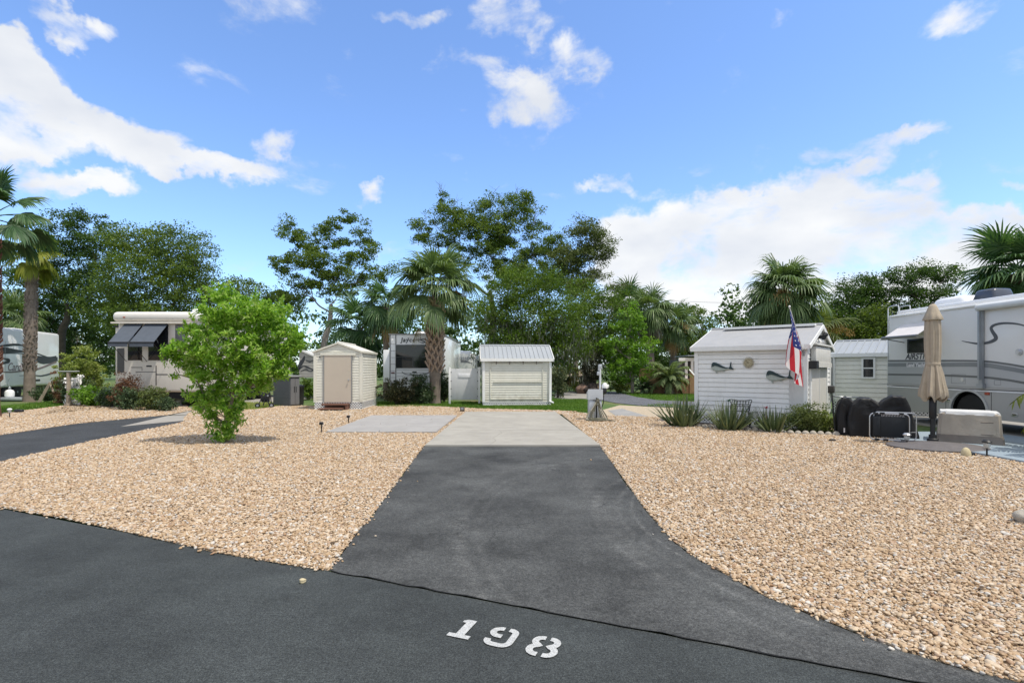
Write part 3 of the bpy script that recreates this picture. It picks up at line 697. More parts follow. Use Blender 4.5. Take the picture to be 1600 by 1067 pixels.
mb = MB(); mb.add([(-700,-60,-.03),(700,-60,-.03),(700,1200,-.03),(-700,1200,-.03)], [(0,1,2,3)]); tag(mb.build('ground', SOIL), kind='structure')
def redge(x): return 4.24-.42*(x+1.47)                       # the street's far edge
sheet('street', [(-40, redge(-40)), (-1.47, 4.24), (14, redge(14)), (14, redge(14)-9), (-40, redge(-40)-9)], 0.0, ROADM)
LEDGE = gp((515,892),(552,842),(590,795),(628,744),(663,697)); REDGE = gp((937,697),(985,765),(1010,800),(1050,845),(1090,875),(1140,902),(1200,935),(1300,975),(1400,1015),(1500,1045),(1590,1067))
def jag(P, amp, n):                                             # an uneven worn edge
    out = []
    for i in range(len(P)-1):
        for k in range(n):
            q = Vector(P[i]).lerp(Vector(P[i+1]), k/n); out.append((q.x+random.gauss(0, amp), q.y+random.gauss(0, amp)))
    out.append((P[-1][0], P[-1][1])); return out
seam = [Vector((3.1-(3.1+1.47)*i/40, redge(3.1-(3.1+1.47)*i/40)+random.gauss(0,.007), 0)) for i in range(41)]
apron = jag(LEDGE, .006, 8)+jag(REDGE, .006, 6)+[(p.x, p.y) for p in seam]
sheet('driveway', apron, 0.006, APRONM)
mb = MB(); mb.ribbon([(p.x, p.y) for p in seam], [random.uniform(.003, .015) for _ in seam], (0,0,.0075), (1,0,0), (0,1,0), .001)
tag(mb.build('seam_crack', M('crack_tar', (.006,.006,.006), .9)), kind='structure')
sheet('concrete_pad', gp((664,698),(938,698),(868,644.5),(728,644.5)), 0.04, CONC, .12)
mb = MB()
for a, b in (((697,671.5),(903,671.5)),): p, q = G(*a, .041), G(*b, .041); mb.ribbon([(p.x, p.y), (q.x, q.y)], .012, (0,0,.0402), (1,0,0), (0,1,0), .001)
pts = [G(762,697,.041), G(775,688,.041), G(770,684,.041), G(784,676,.041), G(780,671,.041)]; mb.ribbon([(p.x,p.y) for p in pts], [.006,.008,.005,.006,.003], (0,0,.0402), (1,0,0), (0,1,0), .001)
tag(mb.build('pad_joint', M('joint_dark', (.16,.15,.14), .9)), kind='structure')
sheet('patio_slab', gp((509,676.5),(681.5,676.5),(714.5,650),(581,650)), 0.035, CONC2, .11)
sheet('neighbour_driveway', [(-12.3, redge(-12.3)-.3), (-8.4, redge(-8.4)-.3)]+[(p.x, p.y) for p in gp((0,722),(150,688),(285,660),(285,652),(262,648.5),(120,662),(0,680))], 0.004, DRIVEM)
sheet('neighbour_pad', gp((188,667),(288,657.5),(300,649),(262,650)), 0.012, CONCP)
sheet('rv_pad', [(-15.5,18.5),(-11.2,18.5),(-11,32),(-15.2,32)], -.012, CONCP)
sheet('blue_patio', [(8.82,4.2),(12.1,4.2),(11.85,13.2),(8.78,13.2)], 0.045, CONCB, .12)
sheet('motorhome_pad', [(12.12,2.5),(16.2,2.5),(16,19),(11.9,19)], 0.03, CONCP, .1)
sheet('back_road', gp((1130,640),(1000,633),(962,629),(935,624),(945,616),(950,611.5),(968,611.5),(972,614.5),(995,620),(1030,625),(1130,629)), -.008, BACKROADM)
sheet('back_concrete', gp((866,624),(868,614),(900,611),(935,614),(948,617),(942,624),(905,622)), -.012, CONCP)
sheet('sandy_lot', gp((930,643),(968,632.5),(1130,640.5),(1130,656),(1040,657),(940,650)), -.012, SANDY)
sheet('grey_slab', gp((950,641),(972,638),(1016,651),(965,651)), -.004, M('worn_slab', (.26,.26,.26), .9, var=.2, vs=2, dirt=(.4,.36,.3), dirt_amt=.6))
GL = [(-8.4, redge(-8.4)-.02)]+[(p.x, p.y) for p in gp((0,722),(150,688),(285,660),(288,652),(300,642),(400,640),(440,634),(590,634.5),(640,633),(700,636),(760,639),(860,641),(905,643.5),(880,645))]
GL = [(p.x, p.y) for p in gp((0,793),(100,810),(200,832),(330,862),(440,881))][::-1]+GL+[(2.0,18.6),(-1.6,18.6),(-1.75,11)]+[(p.x-.01, p.y) for p in LEDGE[::-1]]
sheet('gravel_yard', GL, 0.004, GRAVEL)
GL2 = [(-12.35, redge(-12.35)), (p := G(0,680)).to_tuple()[:2], G(120,662).to_tuple()[:2], G(262,648.5).to_tuple()[:2], G(300,641).to_tuple()[:2], G(290,632).to_tuple()[:2], G(180,631.5).to_tuple()[:2], G(100,634).to_tuple()[:2], G(0,646).to_tuple()[:2], (-24,18), (-24, redge(-24))]
sheet('gravel_verge', GL2, 0.003, GRAVEL)
BEDF = sp2([(G(a,b).x, G(a,b).y) for a, b in ((1041,655),(1052,661),(1075,665.5),(1120,669),(1160,672),(1200,675),(1250,678),(1290,679.5),(1318,681))], 6)
GRR = [(p.x+.01, p.y) for p in REDGE]+[(3.2, redge(3.2)), (12, redge(12)), (12, 4.3), (8.8, 4.3), (8.8, 13.1), (8.8, 14.2), (8.2, 14.6)]+BEDF[::-1]+[(p.x, p.y) for p in gp((1038,652),(985,650.5),(930,648),(905,645),(872,644.5))]+[(1.75, 18.6)]
sheet('gravel_lot', GRR, 0.004, GRAVEL)
sheet('planting_bed', BEDF+[(9.6,13.6),(9.2,15.2),(7.9,14.2),(5.7,16.0),(5.2,17.2)], 0.02, MULCH)

def inside(P, poly):
    x, y = P[:, 0], P[:, 1]; r = np.zeros(len(P), bool); n = len(poly)
    for i in range(n):
        x0, y0 = poly[i][:2]; x1, y1 = poly[(i+1) % n][:2]
        c = ((y0 > y) != (y1 > y)) & (x < (x1-x0)*(y-y0)/((y1-y0) if y1 != y0 else 1e-9)+x0); r ^= c
    return r
def pebble_nodes():
    ng = bpy.data.node_groups.new('pebble_scatter', 'GeometryNodeTree')
    ng.interface.new_socket('Geometry', in_out='INPUT', socket_type='NodeSocketGeometry'); ng.interface.new_socket('Geometry', in_out='OUTPUT', socket_type='NodeSocketGeometry')
    N, L = ng.nodes.new, ng.links.new
    gi, go = N('NodeGroupInput'), N('NodeGroupOutput'); mp = N('GeometryNodeMeshToPoints'); L(gi.outputs[0], mp.inputs[0])
    ico = N('GeometryNodeMeshIcoSphere'); ico.inputs['Radius'].default_value = 1; ico.inputs['Subdivisions'].default_value = 2
    sp = N('GeometryNodeSetPosition'); L(ico.outputs[0], sp.inputs[0])
    nz = N('ShaderNodeTexNoise'); nz.inputs['Scale'].default_value = .9
    sb = N('ShaderNodeVectorMath'); sb.operation = 'SUBTRACT'; L(nz.outputs['Color'], sb.inputs[0]); sb.inputs[1].default_value = (.5,.5,.5)
    sc = N('ShaderNodeVectorMath'); sc.operation = 'SCALE'; L(sb.outputs[0], sc.inputs[0]); sc.inputs['Scale'].default_value = 1.1; L(sc.outputs[0], sp.inputs['Offset'])
    ss = N('GeometryNodeSetShadeSmooth'); L(sp.outputs[0], ss.inputs[0])
    sm = N('GeometryNodeSetMaterial'); L(ss.outputs[0], sm.inputs[0]); sm.inputs['Material'].default_value = PEBM
    io = N('GeometryNodeInstanceOnPoints'); L(mp.outputs[0], io.inputs['Points']); L(sm.outputs[0], io.inputs['Instance'])
    rr = N('FunctionNodeRandomValue'); rr.data_type = 'FLOAT_VECTOR'; rr.inputs[0].default_value = (-.45,-.45,0); rr.inputs[1].default_value = (.45,.45,6.283); L(rr.outputs[0], io.inputs['Rotation'])
    rs = N('FunctionNodeRandomValue'); rs.data_type = 'FLOAT_VECTOR'; rs.inputs[0].default_value = (.75,.55,.40); rs.inputs[1].default_value = (1.35,1.0,.72); rs.inputs['Seed'].default_value = 4
    na = N('GeometryNodeInputNamedAttribute'); na.data_type = 'FLOAT'; na.inputs[0].default_value = 'size'
    vm = N('ShaderNodeVectorMath'); vm.operation = 'SCALE'; L(rs.outputs[0], vm.inputs[0]); L(na.outputs[0], vm.inputs['Scale']); L(vm.outputs[0], io.inputs['Scale'])
    L(io.outputs[0], go.inputs[0]); return ng
PNG_ = pebble_nodes()
def pebbles(name, poly, label, z=.006, avoid=(), edge=True):
    g = np.random.default_rng(77); P = np.array([p[:2] for p in poly]); lo, hi = P.min(0), P.max(0); out = []; sz = []
    for (d0, d1, dens, s, lift) in ((0, 5.5, 3700, .0126, .017), (5.5, 9, 2500, .0134, .016), (9, 14, 1250, .0158, .013), (14, 27, 520, .0195, .011)):
        y0, y1 = max(lo[1], d0), min(hi[1], d1)
        if y1 <= y0: continue
        n = int((hi[0]-lo[0])*(y1-y0)*dens); q = np.column_stack([g.uniform(lo[0], hi[0], n), g.uniform(y0, y1, n)])
        q = q[np.abs(q[:, 0]) < 1.02*q[:, 1]+3.4]; q = q[inside(q, poly)]
        for a in avoid: q = q[~inside(q, a)]
        out.append(np.column_stack([q, z+g.uniform(0, 1, len(q))**2*lift])); sz.append(s*g.lognormal(0, .30, len(q)))
    if edge:                                    # a few stones that rolled off the edge
        n = 420; k = g.integers(0, len(P), n); f = g.uniform(0, 1, (n, 1)); q = P[k]*(1-f)+P[(k+1) % len(P)]*f; q = q+g.normal(size=q.shape)*.028; q = q[(q[:, 1] < 12) & (q[:, 1] > 2)]
        out.append(np.column_stack([q, np.full(len(q), .012)])); sz.append(.015*g.lognormal(0, .25, len(q)))
        n = 70; k = g.integers(0, len(P), n); f = g.uniform(0, 1, (n, 1)); q = P[k]*(1-f)+P[(k+1) % len(P)]*f; q = q+g.normal(size=q.shape)*.22; q = q[(q[:, 1] < 10) & (q[:, 1] > 2)]
        out.append(np.column_stack([q, np.full(len(q), .014)])); sz.append(.010*g.lognormal(0, .3, len(q)))
    V = np.concatenate(out); S = np.concatenate(sz)
    me = bpy.data.meshes.new(name); me.vertices.add(len(V)); me.vertices.foreach_set('co', V.astype(np.float32).ravel())
    at = me.attributes.new('size', 'FLOAT', 'POINT'); at.data.foreach_set('value', S.astype(np.float32)); me.materials.append(PEBM); me.update()
    o = bpy.data.objects.new(name, me); COL.objects.link(o); md = o.modifiers.new('scatter', 'NODES'); md.node_group = PNG_
    tag(o, label, 'gravel', None, 'stuff'); print(name, len(V)); return o
PADS = [[(p.x, p.y) for p in gp((664,698),(938,698),(868,644.5),(728,644.5))], [(p.x, p.y) for p in gp((509,676.5),(681.5,676.5),(714.5,650),(581,650))]]
pebbles('pebbles', GL, 'tan river pebbles covering the yard left of the driveway', avoid=PADS)
pebbles('pebbles', GL2, 'tan pebbles and litter on the far side of the neighbouring asphalt drive')
pebbles('pebbles', GRR, 'tan river pebbles covering the lot right of the driveway')

def grass(name, poly, label, dens, h, lm=L_GRASS, z=-.03, seed=3):
    g = np.random.default_rng(seed); P = np.array([p[:2] for p in poly]); lo, hi = P.min(0), P.max(0); n = int((hi[0]-lo[0])*(hi[1]-lo[1])*dens)
    q = np.column_stack([g.uniform(lo[0], hi[0], n), g.uniform(lo[1], hi[1], n)]); q = q[inside(q, poly)]; n = len(q)
    a = g.uniform(0, 6.283, n); w_ = .012*g.uniform(.7, 1.5, n)*(h/.07)**.5; hh = h*g.uniform(.4, 1.3, n); V = np.empty((n, 3, 3)); dx, dy = np.cos(a), np.sin(a)
    V[:, 0] = np.column_stack([q[:, 0]-dx*w_, q[:, 1]-dy*w_, np.full(n, z)]); V[:, 1] = np.column_stack([q[:, 0]+dx*w_, q[:, 1]+dy*w_, np.full(n, z)])
    V[:, 2] = np.column_stack([q[:, 0]+g.normal(size=n)*h*.5, q[:, 1]+g.normal(size=n)*h*.5, z+hh])
    o = np_mesh(name, V.reshape(-1, 3), np.arange(3*n).reshape(-1, 3), lm); return tag(o, label, 'grass', None, 'stuff')
def g2(*pp): return [(p.x, p.y) for p in gp(*pp)]
grass('grass', g2((590,636),(700,635.5),(760,638.5),(860,640.5),(924,643.5),(932,634),(918,625),(868,623),(760,628),(590,628)), 'short green grass around the small metal roofed shed', 900, .085)
grass('grass', g2((960,613),(1130,616),(1130,628),(1030,624.5),(995,619.5),(972,614)), 'green lawn in front of the wooden deck', 260, .10, seed=4)
grass('grass', g2((1000,633),(1130,640),(1130,636.5),(1090,634.5),(1040,631)), 'grass strip between back road and sandy lot', 300, .09, seed=5)
grass('grass', g2((-60,655),(8,646),(70,636),(140,632),(180,630),(180,626),(90,627),(-60,640)), 'green grass at the foot of the shaggy palm', 420, .10, seed=6)
grass('grass', g2((300,641),(400,640.5),(425,636),(470,632),(470,628),(300,630)), 'yellowish grass behind the round bright bush', 420, .10, L_YEL, seed=7)

# the house number stencilled on the street
def number_digit(strokes, name, at, label):
    u = Vector((.933, -.36, 0)); v = Vector((.36, .933, 0)); mb = MB(); o = Vector((at[0], at[1], .0062)); n = 0
    for (pts, wd) in strokes:
        if wd is None: mb.add([o+u*a+v*b for a, b in [(q[0]*.92, q[1]*.95) for q in pts]], [list(range(len(pts)))]); continue
        P = [Vector((a*.95, b*.95, 0)) for a, b in pts]; vs = []; wd = wd*.84
        for i in range(len(P)):
            d = (P[min(i+1, len(P)-1)]-P[max(i-1, 0)]).normalized(); q = Vector((-d.y, d.x, 0)); n += 1
            for sg in (-.5, .5): e = P[i]+q*wd*sg; vs.append(o+u*e.x+v*e.y+Z*(n*2.5e-5))
        mb.add(vs, [(2*i, 2*i+2, 2*i+3, 2*i+1) for i in range(len(P)-1)])
    ob = mb.build(name, PAINT); return tag(ob, label, 'number')
def arc(cx, cy, rx, ry, a0, a1, n=10): return [(cx+rx*math.cos(R(a0+(a1-a0)*i/n)), cy+ry*math.sin(R(a0+(a1-a0)*i/n))) for i in range(n+1)]
one = [([(-.08,-.12),(.08,-.12),(.08,-.078),(.032,-.078),(.032,.12),(-.03,.12),(-.058,.10),(-.058,.076),(-.03,.076),(-.03,-.078),(-.08,-.078)], None)]
nine = [([(-.016,.098)]+arc(-.028,.052,.048,.046,90,270)+[(-.002,.006)], .050), ([(.018,.098)]+arc(.03,.058,.042,.040,90,0,6)+arc(.022,-.05,.050,.050,0,-90,6)+arc(-.03,-.052,.046,.046,-90,-190,7), .050)]
eight = []
for s in (-1, 1): eight.append(([(s*.016,.098)]+[(s*(.030+.040*math.cos(R(a))), .054+.044*math.sin(R(a))) for a in range(90, -91, -15)]+[(s*(.030+.048*math.cos(R(a))), -.048+.050*math.sin(R(a))) for a in range(75, -91, -15)]+[(s*.016,-.098)], .050))
p = G(727,983); number_digit(one, 'painted_number', p, 'straight white stencilled digit 1 first of the painted street number')
p = G(784,996); number_digit(nine, 'painted_number', p, 'white stencilled digit 9 between the digits 1 and 8')
p = G(850,1011); number_digit(eight, 'painted_number', p, 'double looped white stencilled digit 8 ending the street number')
def rock(name, label, cat, loc, d, mat, seed=0, group=None):
    bm = bmesh.new(); bmesh.ops.create_icosphere(bm, subdivisions=3, radius=.5); g = random.Random(seed)
    ph = [g.uniform(0, 6) for _ in range(6)]
    for v in bm.verts:
        c = v.co.normalized(); k = 1+.12*math.sin(4*c.x+ph[0])+.10*math.sin(5*c.y+ph[1])+.10*math.sin(6*c.z+ph[2])+.06*math.sin(9*c.x+7*c.y+ph[3])
        v.co = Vector((c.x*k*d[0]*.5, c.y*k*d[1]*.5, c.z*k*d[2]*.5))
    me = bpy.data.meshes.new(name); bm.to_mesh(me); bm.free(); me.materials.append(mat); me.polygons.foreach_set('use_smooth', [True]*len(me.polygons))
    o = bpy.data.objects.new(name, me); COL.objects.link(o); o.location = loc; o.rotation_euler.z = g.uniform(0, 6); return tag(o, label, cat, group)
p = G(473,910); rock('stone', 'single tan pebble lying alone on the street asphalt', 'stone', (p.x,p.y,.015), (.055,.04,.035), LAMPSTONE, 1)
p = G(1603,818); rock('rock', 'grey rock at the right edge of the pebble lot', 'rock', (p.x+.03,p.y,.06), (.26,.22,.22), STONE, 2)

def litter(name, label, n, polys, size, mat, seed):
    g = np.random.default_rng(seed); out = []
    for poly, k in polys:
        P = np.array([p[:2] for p in poly]); lo, hi = P.min(0), P.max(0); q = np.column_stack([g.uniform(lo[0], hi[0], k*4), g.uniform(lo[1], hi[1], k*4)]); q = q[inside(q, poly)][:k]; out.append(q)
    q = np.concatenate(out); c = np.column_stack([q, g.uniform(.028, .04, len(q))]); global rng; rng = g
    d = unit(len(c)); d[:, 2] *= .15; V, Q = leaf_quads(c, size, .5, 5.0, d, .2); return tag(np_mesh(name, V, Q, mat), label, 'leaf litter', None, 'stuff')
LIT = leafmat('fallen_leaf', [(.07,.045,.022),(.14,.09,.04),(.20,.13,.06)], .1)
litter('leaf_litter', 'brown fallen leaves scattered over the pebbles', 0, [(GL2, 900), (GL, 500), (GRR, 420)], .055, LIT, 5)
litter('leaf_litter', 'dense brown leaves along the grass edge by the wooden post', 0, [(g2((60,650),(150,640),(280,640),(270,630),(150,633),(90,637)), 1700)], .07, LIT, 6)

# ---------------------------------------------------------------- sheds
def siding(mb, p0, p1, z0, z1, course=.19, lap=.02, gable=None, mi=0):
    """lapped boards from p0 to p1, outward to the right of that direction; gable=(eave, ridge) narrows them to the peak"""
    p0, p1 = Vector((*p0, 0)), Vector((*p1, 0)); d = p1-p0; Lw = d.length; d.normalize(); n = d.cross(Z); z = z0
    top = gable[1] if gable else z1
    def span(zz):
        if not gable or zz <= gable[0]: return 0, Lw
        k = (zz-gable[0])/(gable[1]-gable[0]); return Lw/2*k, Lw-Lw/2*k
    gap, deep = (.012 if course > .12 else .0045), .026
    while z < top-1e-4:
        zt = min(z+course, top)
        if gable and z < gable[0] < zt: zt = gable[0]
        zb = min(z+gap, zt-1e-3); a0, a1 = span(z); c0, c1 = span(zb); b0, b1 = span(zt)
        q = [p0+d*c0+n*lap+Z*zb, p0+d*c1+n*lap+Z*zb, p0+d*b1+n*.004+Z*zt, p0+d*b0+n*.004+Z*zt,      # board face
             p0+d*c0-n*deep+Z*zb, p0+d*c1-n*deep+Z*zb, p0+d*a0-n*deep+Z*z, p0+d*a1-n*deep+Z*z, p0+d*a0+n*.004+Z*z, p0+d*a1+n*.004+Z*z]
        mb.add(q, [(0,1,2,3), (4,5,1,0), (6,7,5,4), (8,9,7,6)], mi); z = zt
def roof_shape(t, LX, SY, eave, ridge, oh, og, mat, trim, T, ribs=.23, thick=.05, name='roof', fas=.07):
    """gable roof with its ridge along x over LX by SY"""
    mb = MB(); mb.T = T; h = ridge-eave; sl = h/(SY/2); run = SY/2+oh; Ls = math.hypot(run, run*sl); Lx = LX+2*og
    for s in (-1, 1):
        V = Vector((0, -s*run, -run*sl)).normalized(); U = Vector((s, 0, 0)); O = Vector((-og if s > 0 else LX+og, SY/2, ridge+thick))
        O2 = O if s > 0 else O
        mb.prism([(0,0),(Lx,0),(Lx,Ls),(0,Ls)], O2, U, V, thick)
        if ribs:
            k = int(Lx/ribs); N = -U.cross(V).normalized()
            for i in range(k+1):
                u = .02+(Lx-.04)*i/k; c = O2+U*u+N*.004; mb.prism([(-.018,.0),(.018,.0),(.010,Ls),(-.010,Ls)], c+V*.0, U, V, -.022)
    mb.tube([(-og, SY/2, ridge+thick+.005), (LX+og, SY/2, ridge+thick+.005)], .045, 8)
    r = mb.build(name, mat, t)
    mb = MB(); mb.T = T; ez = eave-oh*sl
    for y in (-oh-.012, SY+oh+.012): mb.b2((-og, y-.012, ez-fas), (LX+og, y+.012, ez+thick+.012))
    for x in (-og-.012, LX+og+.012):
        for s in (-1, 1):
            a = Vector((x, SY/2, ridge+.01)); b = Vector((x, SY/2-s*run, ridge+.01-run*sl)); V = (b-a).normalized(); U = Vector((1,0,0)); W_ = V.cross(U)
            mb.prism([(-.012,-.01),(.012,-.01),(.012,Ls),(-.012,Ls)], a+Vector((0,0,-fas)), U, V, -(fas+.04) if s > 0 else (fas+.04))
    mb.build('fascia', trim, r)
    return r
def lattice(t, p0, p1, z0, z1, mat=None, step=.10):
    p0, p1 = Vector((*p0, 0)), Vector((*p1, 0)); d = p1-p0; Lw = d.length; d.normalize(); n = d.cross(Z); h = z1-z0; mb = MB()
    k = -h
    while k < Lw:
        for sg, off in ((1, .006), (-1, .012)):
            a, b = (k, k+h) if sg > 0 else (k+h, k); 
            za, zb = z0, z1
            if a < 0: za = z0+(-a)/h*h if sg > 0 else z0; a = 0
            if b < 0: zb = z1-(-b); b = 0
            if b > Lw: zb = z1-(b-Lw); b = Lw
            if a > Lw: za = z0+(a-Lw); a = Lw
            if abs(zb-za) < .02: continue
            A, B = p0+d*a+n*off+Z*za, p0+d*b+n*off+Z*zb; s = (B-A).normalized(); q = s.cross(n)*.015
            mb.add([A-q, A+q, B+q, B-q], [(0,1,2,3)])
        k += step
    mb.prism([(0,-.012),(Lw,-.012),(Lw,.012),(0,.012)], p0+n*.018+Z*(z1-.012), d, Z, -.012)
    mb.prism([(0,-.012),(Lw,-.012),(Lw,.012),(0,.012)], p0+n*.018+Z*(z0+.012), d, Z, -.012)
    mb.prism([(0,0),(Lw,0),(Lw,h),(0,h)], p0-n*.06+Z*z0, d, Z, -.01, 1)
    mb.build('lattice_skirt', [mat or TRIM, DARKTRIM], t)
def shed(t, Wd, D, z0, eave, ridge, axis, wm, rm, tm=None, oh=.1, og=.08, ribs=.23, course=.19, skirt=True, sk=('f','r'), fas=.07):
    tm = tm or TRIM; A, B, Cc, E = (0,0), (Wd,0), (Wd,D), (0,D); mb = MB()
    for p, q, gfl in ((A,B,axis == 'y'), (B,Cc,axis == 'x'), (Cc,E,axis == 'y'), (E,A,axis == 'x')):
        siding(mb, p, q, z0, eave, course, gable=(eave, ridge-.02) if gfl else None)
    mb.b2((.01,.01,z0+.001), (Wd-.01,D-.01,z0+.03)); mb.build('wall', wm, t)
    mb = MB()
    for x, y in (A, B, Cc, E): mb.box((x+(.025 if x == 0 else -.025), y+(.025 if y == 0 else -.025), (z0+eave)/2), (.11,.11,eave-z0+.01))
    mb.build('corner_trim', tm, t)
    if axis == 'x': roof_shape(t, Wd, D, eave, ridge, oh, og, rm, tm, Matrix.Identity(4), ribs, fas=fas)
    else: roof_shape(t, D, Wd, eave, ridge, oh, og, rm, tm, Matrix.Translation((Wd,0,0)) @ Matrix.Rotation(R(90), 4, 'Z'), ribs, fas=fas)
    if skirt:
        if 'f' in sk: lattice(t, A, B, .02, z0)
        if 'r' in sk: lattice(t, B, Cc, .02, z0)
        if 'l' in sk: lattice(t, E, A, .02, z0)
def wall_uv(px, py, P, e):
    """distance along a vertical wall through ground point P with direction e, and height, of a photo point"""
    k = (px-800)/F; s = (k*P[1]-P[0])/(e[0]-k*e[1]); d = P[1]+e[1]*s; return s, EYE-(py-HZ)/F*d
def rot2(v, a): return Vector((v[0]*math.cos(a)-v[1]*math.sin(a), v[0]*math.sin(a)+v[1]*math.cos(a)))
def window(t, u0, u1, z0, z1, y=0, frame=.045, glass=GLASS, fm=None, mull=True, name='window', face='f', X=0):
    """a window in the front wall (face f: plane y) or right wall (face r: plane x=X, u along y)"""
    mb = MB(); 
    if face == 'r': mb.T = Matrix.Translation((X,0,0)) @ Matrix.Rotation(R(90), 4, 'Z')
    mb.b2((u0,y-.045,z0), (u1,y-.02,z1)); g = mb.build(name, glass, t)
    mb2 = MB(); mb2.T = mb.T
    mb2.b2((u0-frame,y-.065,z0-frame), (u0,y-.01,z1+frame)); mb2.b2((u1,y-.065,z0-frame), (u1+frame,y-.01,z1+frame))
    mb2.b2((u0,y-.065,z1), (u1,y-.01,z1+frame)); mb2.b2((u0,y-.065,z0-frame), (u1,y-.01,z0))
    if mull: mb2.b2((u0,y-.055,(z0+z1)/2-.02), (u1,y-.045,(z0+z1)/2+.02))
    mb2.build('window_frame', fm or TRIM, g); return g

# left shed: gable end with the tan door
t = thing('garden_shed', 'small cream gabled shed with tan door and brown steps', 'shed', (-7.79,20.7,0), R(2))
shed(t, 1.84, 2.5, .30, 2.27, 2.60, 'y', CREAM, M('cream_roof', (.62,.61,.57), .6, var=.05), CREAM, oh=.05, og=.05, ribs=0, course=.105, fas=.015)
mb = MB(); mb.b2((.40,-.055,.30), (1.44,-.022,2.14)); dr = mb.build('door', TAN, t)
mb = MB(); mb.b2((.355,-.06,.30), (.40,-.015,2.17)); mb.b2((1.44,-.06,.30), (1.485,-.015,2.17)); mb.build('door_track', M('grey_door_edge', (.27,.27,.26), .5, .3), t)
mb = MB(); mb.b2((.25,-.075,2.14), (1.62,-.012,2.235)); mb.build('door_header', CREAM, t)
mb = MB(); mb.lathe([(.012,0),(.012,.04),(.03,.05),(.03,.075),(.0,.08)], 12); o = mb.build('handle', CHROME, dr, (1.36,-.055,1.17)); o.rotation_euler = (R(90),0,0)
mb = MB(); mb.b2((.40,-.42,.20), (1.38,-.02,.25)); mb.b2((.40,-.03,.03), (1.38,-.015,.20)); mb.b2((.36,-.70,.06), (1.26,-.40,.10))
for x in (.44, 1.30): mb.b2((x,-.66 if x < 1 else -.40,0), (x+.06,-.05,.20 if x > 1 else .06))
mb.build('steps', WOODBROWN, t)
mb = MB(); mb.cyl((.215,-.03,2.08), (.215,-.06,2.08), .025, 10); mb.build('vent_cap', BLACK, t)

# centre shed with the metal roof
t = thing('storage_shed', 'cream lap sided shed with white metal roof and long hinged hatch', 'shed', (-1.26,22.9,0), R(4.5))
shed(t, 2.98, 2.25, .16, 2.06, 2.62, 'x', CREAM, METALROOF, oh=.12, og=.11, ribs=.20, course=.105, sk=('f','l'))
mb = MB(); hx0, hx1, hz0, hz1 = .30, 2.64, .27, 1.86
mb.b2((hx0,-.045,hz0), (hx0+.035,-.018,hz1)); mb.b2((hx1-.035,-.045,hz0), (hx1,-.018,hz1)); mb.b2((hx0+.035,-.045,hz0), (hx1-.035,-.018,hz0+.035)); mb.b2((hx0+.15,-.055,1.02), (hx1-.035,-.018,1.06))
mb.b2((hx0+.035,-.04,hz1-.03), (hx1-.035,-.018,hz1)); hat = mb.build('hatch', CREAM, t)
mb = MB()
mb.b2((hx0+.02,-.050,hz1), (hx1-.02,-.02,hz1+.018))
for x in (.58, 1.16, 1.75, 2.34): mb.b2((x-.02,-.056,hz1-.05), (x+.02,-.021,hz1+.07))
mb.build('hinge', M('rusty_hinge', (.20,.17,.14), .6, .4), hat)
mb = MB(); mb.tube([(2.93,-.10,2.02),(2.93,-.055,1.90),(2.93,-.055,.25),(2.93,-.09,.17),(3.06,-.22,.13)], .042, 8); mb.build('downspout', TRIM, t)

# big shed, turned to the left
PB = (5.53,15.8); AB = R(-40); eB = rot2((1,0), AB)
t = BIG = thing('large_shed', 'white lap sided shed with flag, wall fish and sun clock', 'shed', (*PB,0), AB)
shed(t, 2.96, 3.4, .27, 2.25, 2.84, 'x', GREYWHITE, SHINGLE, oh=.13, og=.10, ribs=0, course=.135, sk=('f','r'))
mb = MB(); mb.b2((.35,1.45,2.855), (2.9,1.95,2.925)); mb.build('ridge_vent', TRIM, t)
mb = MB(); mb.b2((2.55,-.035,.27), (2.90,-.022,1.68)); mb.build('wall_panel', M('stained_panel', (.62,.61,.59), .6, var=.08, dirt=(.33,.32,.30), dirt_amt=.5), t)
mb = MB(); X = 2.96
mb.b2((X+.022,.35,.30), (X+.05,1.45,1.62)); mb.b2((X+.022,1.47,.30), (X+.05,2.55,1.62)); dr = mb.build('door', M('dull_white_door', (.62,.60,.56), .55, var=.06, dirt=(.4,.38,.34), dirt_amt=.4), t)
mb = MB()
mb.b2((X+.02,.22,.28), (X+.065,.35,1.66)); mb.b2((X+.02,2.55,.28), (X+.065,2.68,1.66)); mb.b2((X+.05,1.45,.30), (X+.062,1.47,1.62)); mb.build('door_frame', TRIM, t)
mb = MB(); mb.rbox((X+.09,1.5,1.98), (.14,2.2,.52), .03); mb.b2((X+.03,.32,2.26), (X+.20,2.7,2.31)); mb.b2((X+.03,.45,1.66), (X+.19,2.6,1.79)); mb.build('rolled_shade', M('shade_vinyl', (.60,.59,.55), .6, var=.07, dirt=(.4,.38,.33), dirt_amt=.4), t)
mb = MB(); mb.b2((X+.03,.12,1.62), (X+.22,.42,1.83)); mb.build('shade_motor', BLACK, t)
mb = MB(); mb.rbox((X+.08,1.55,2.53), (.12,.16,.10), .02)
for s in (-1, 1): mb.tube([(X+.10,1.55+s*.05,2.53),(X+.17,1.55+s*.17,2.56+.05*s)], [.03,.075], 10); 
mb.build('flood_light', BLACK, t)
mb = MB(); mb.rbox((X+.09,3.12,.98), (.16,.26,.22), .02); mb.build('electric_box', M('box_dark', (.05,.045,.04), .5), t)
mb = MB(); mb.tube(spline([(X+.1,3.12,.87),(X+.12,3.2,.78),(X+.3,3.45,.74),(X+.75,3.6,.73),(X+1.0,3.7,.66)], 6), .024, 8); mb.build('conduit', STEEL, t)
mb = MB(); mb.b2((X+.03,2.9,.28),(X+.06,2.94,.87)); mb.b2((X+.03,3.2,.28),(X+.06,3.24,.87)); mb.build('conduit_riser', TRIM, t)

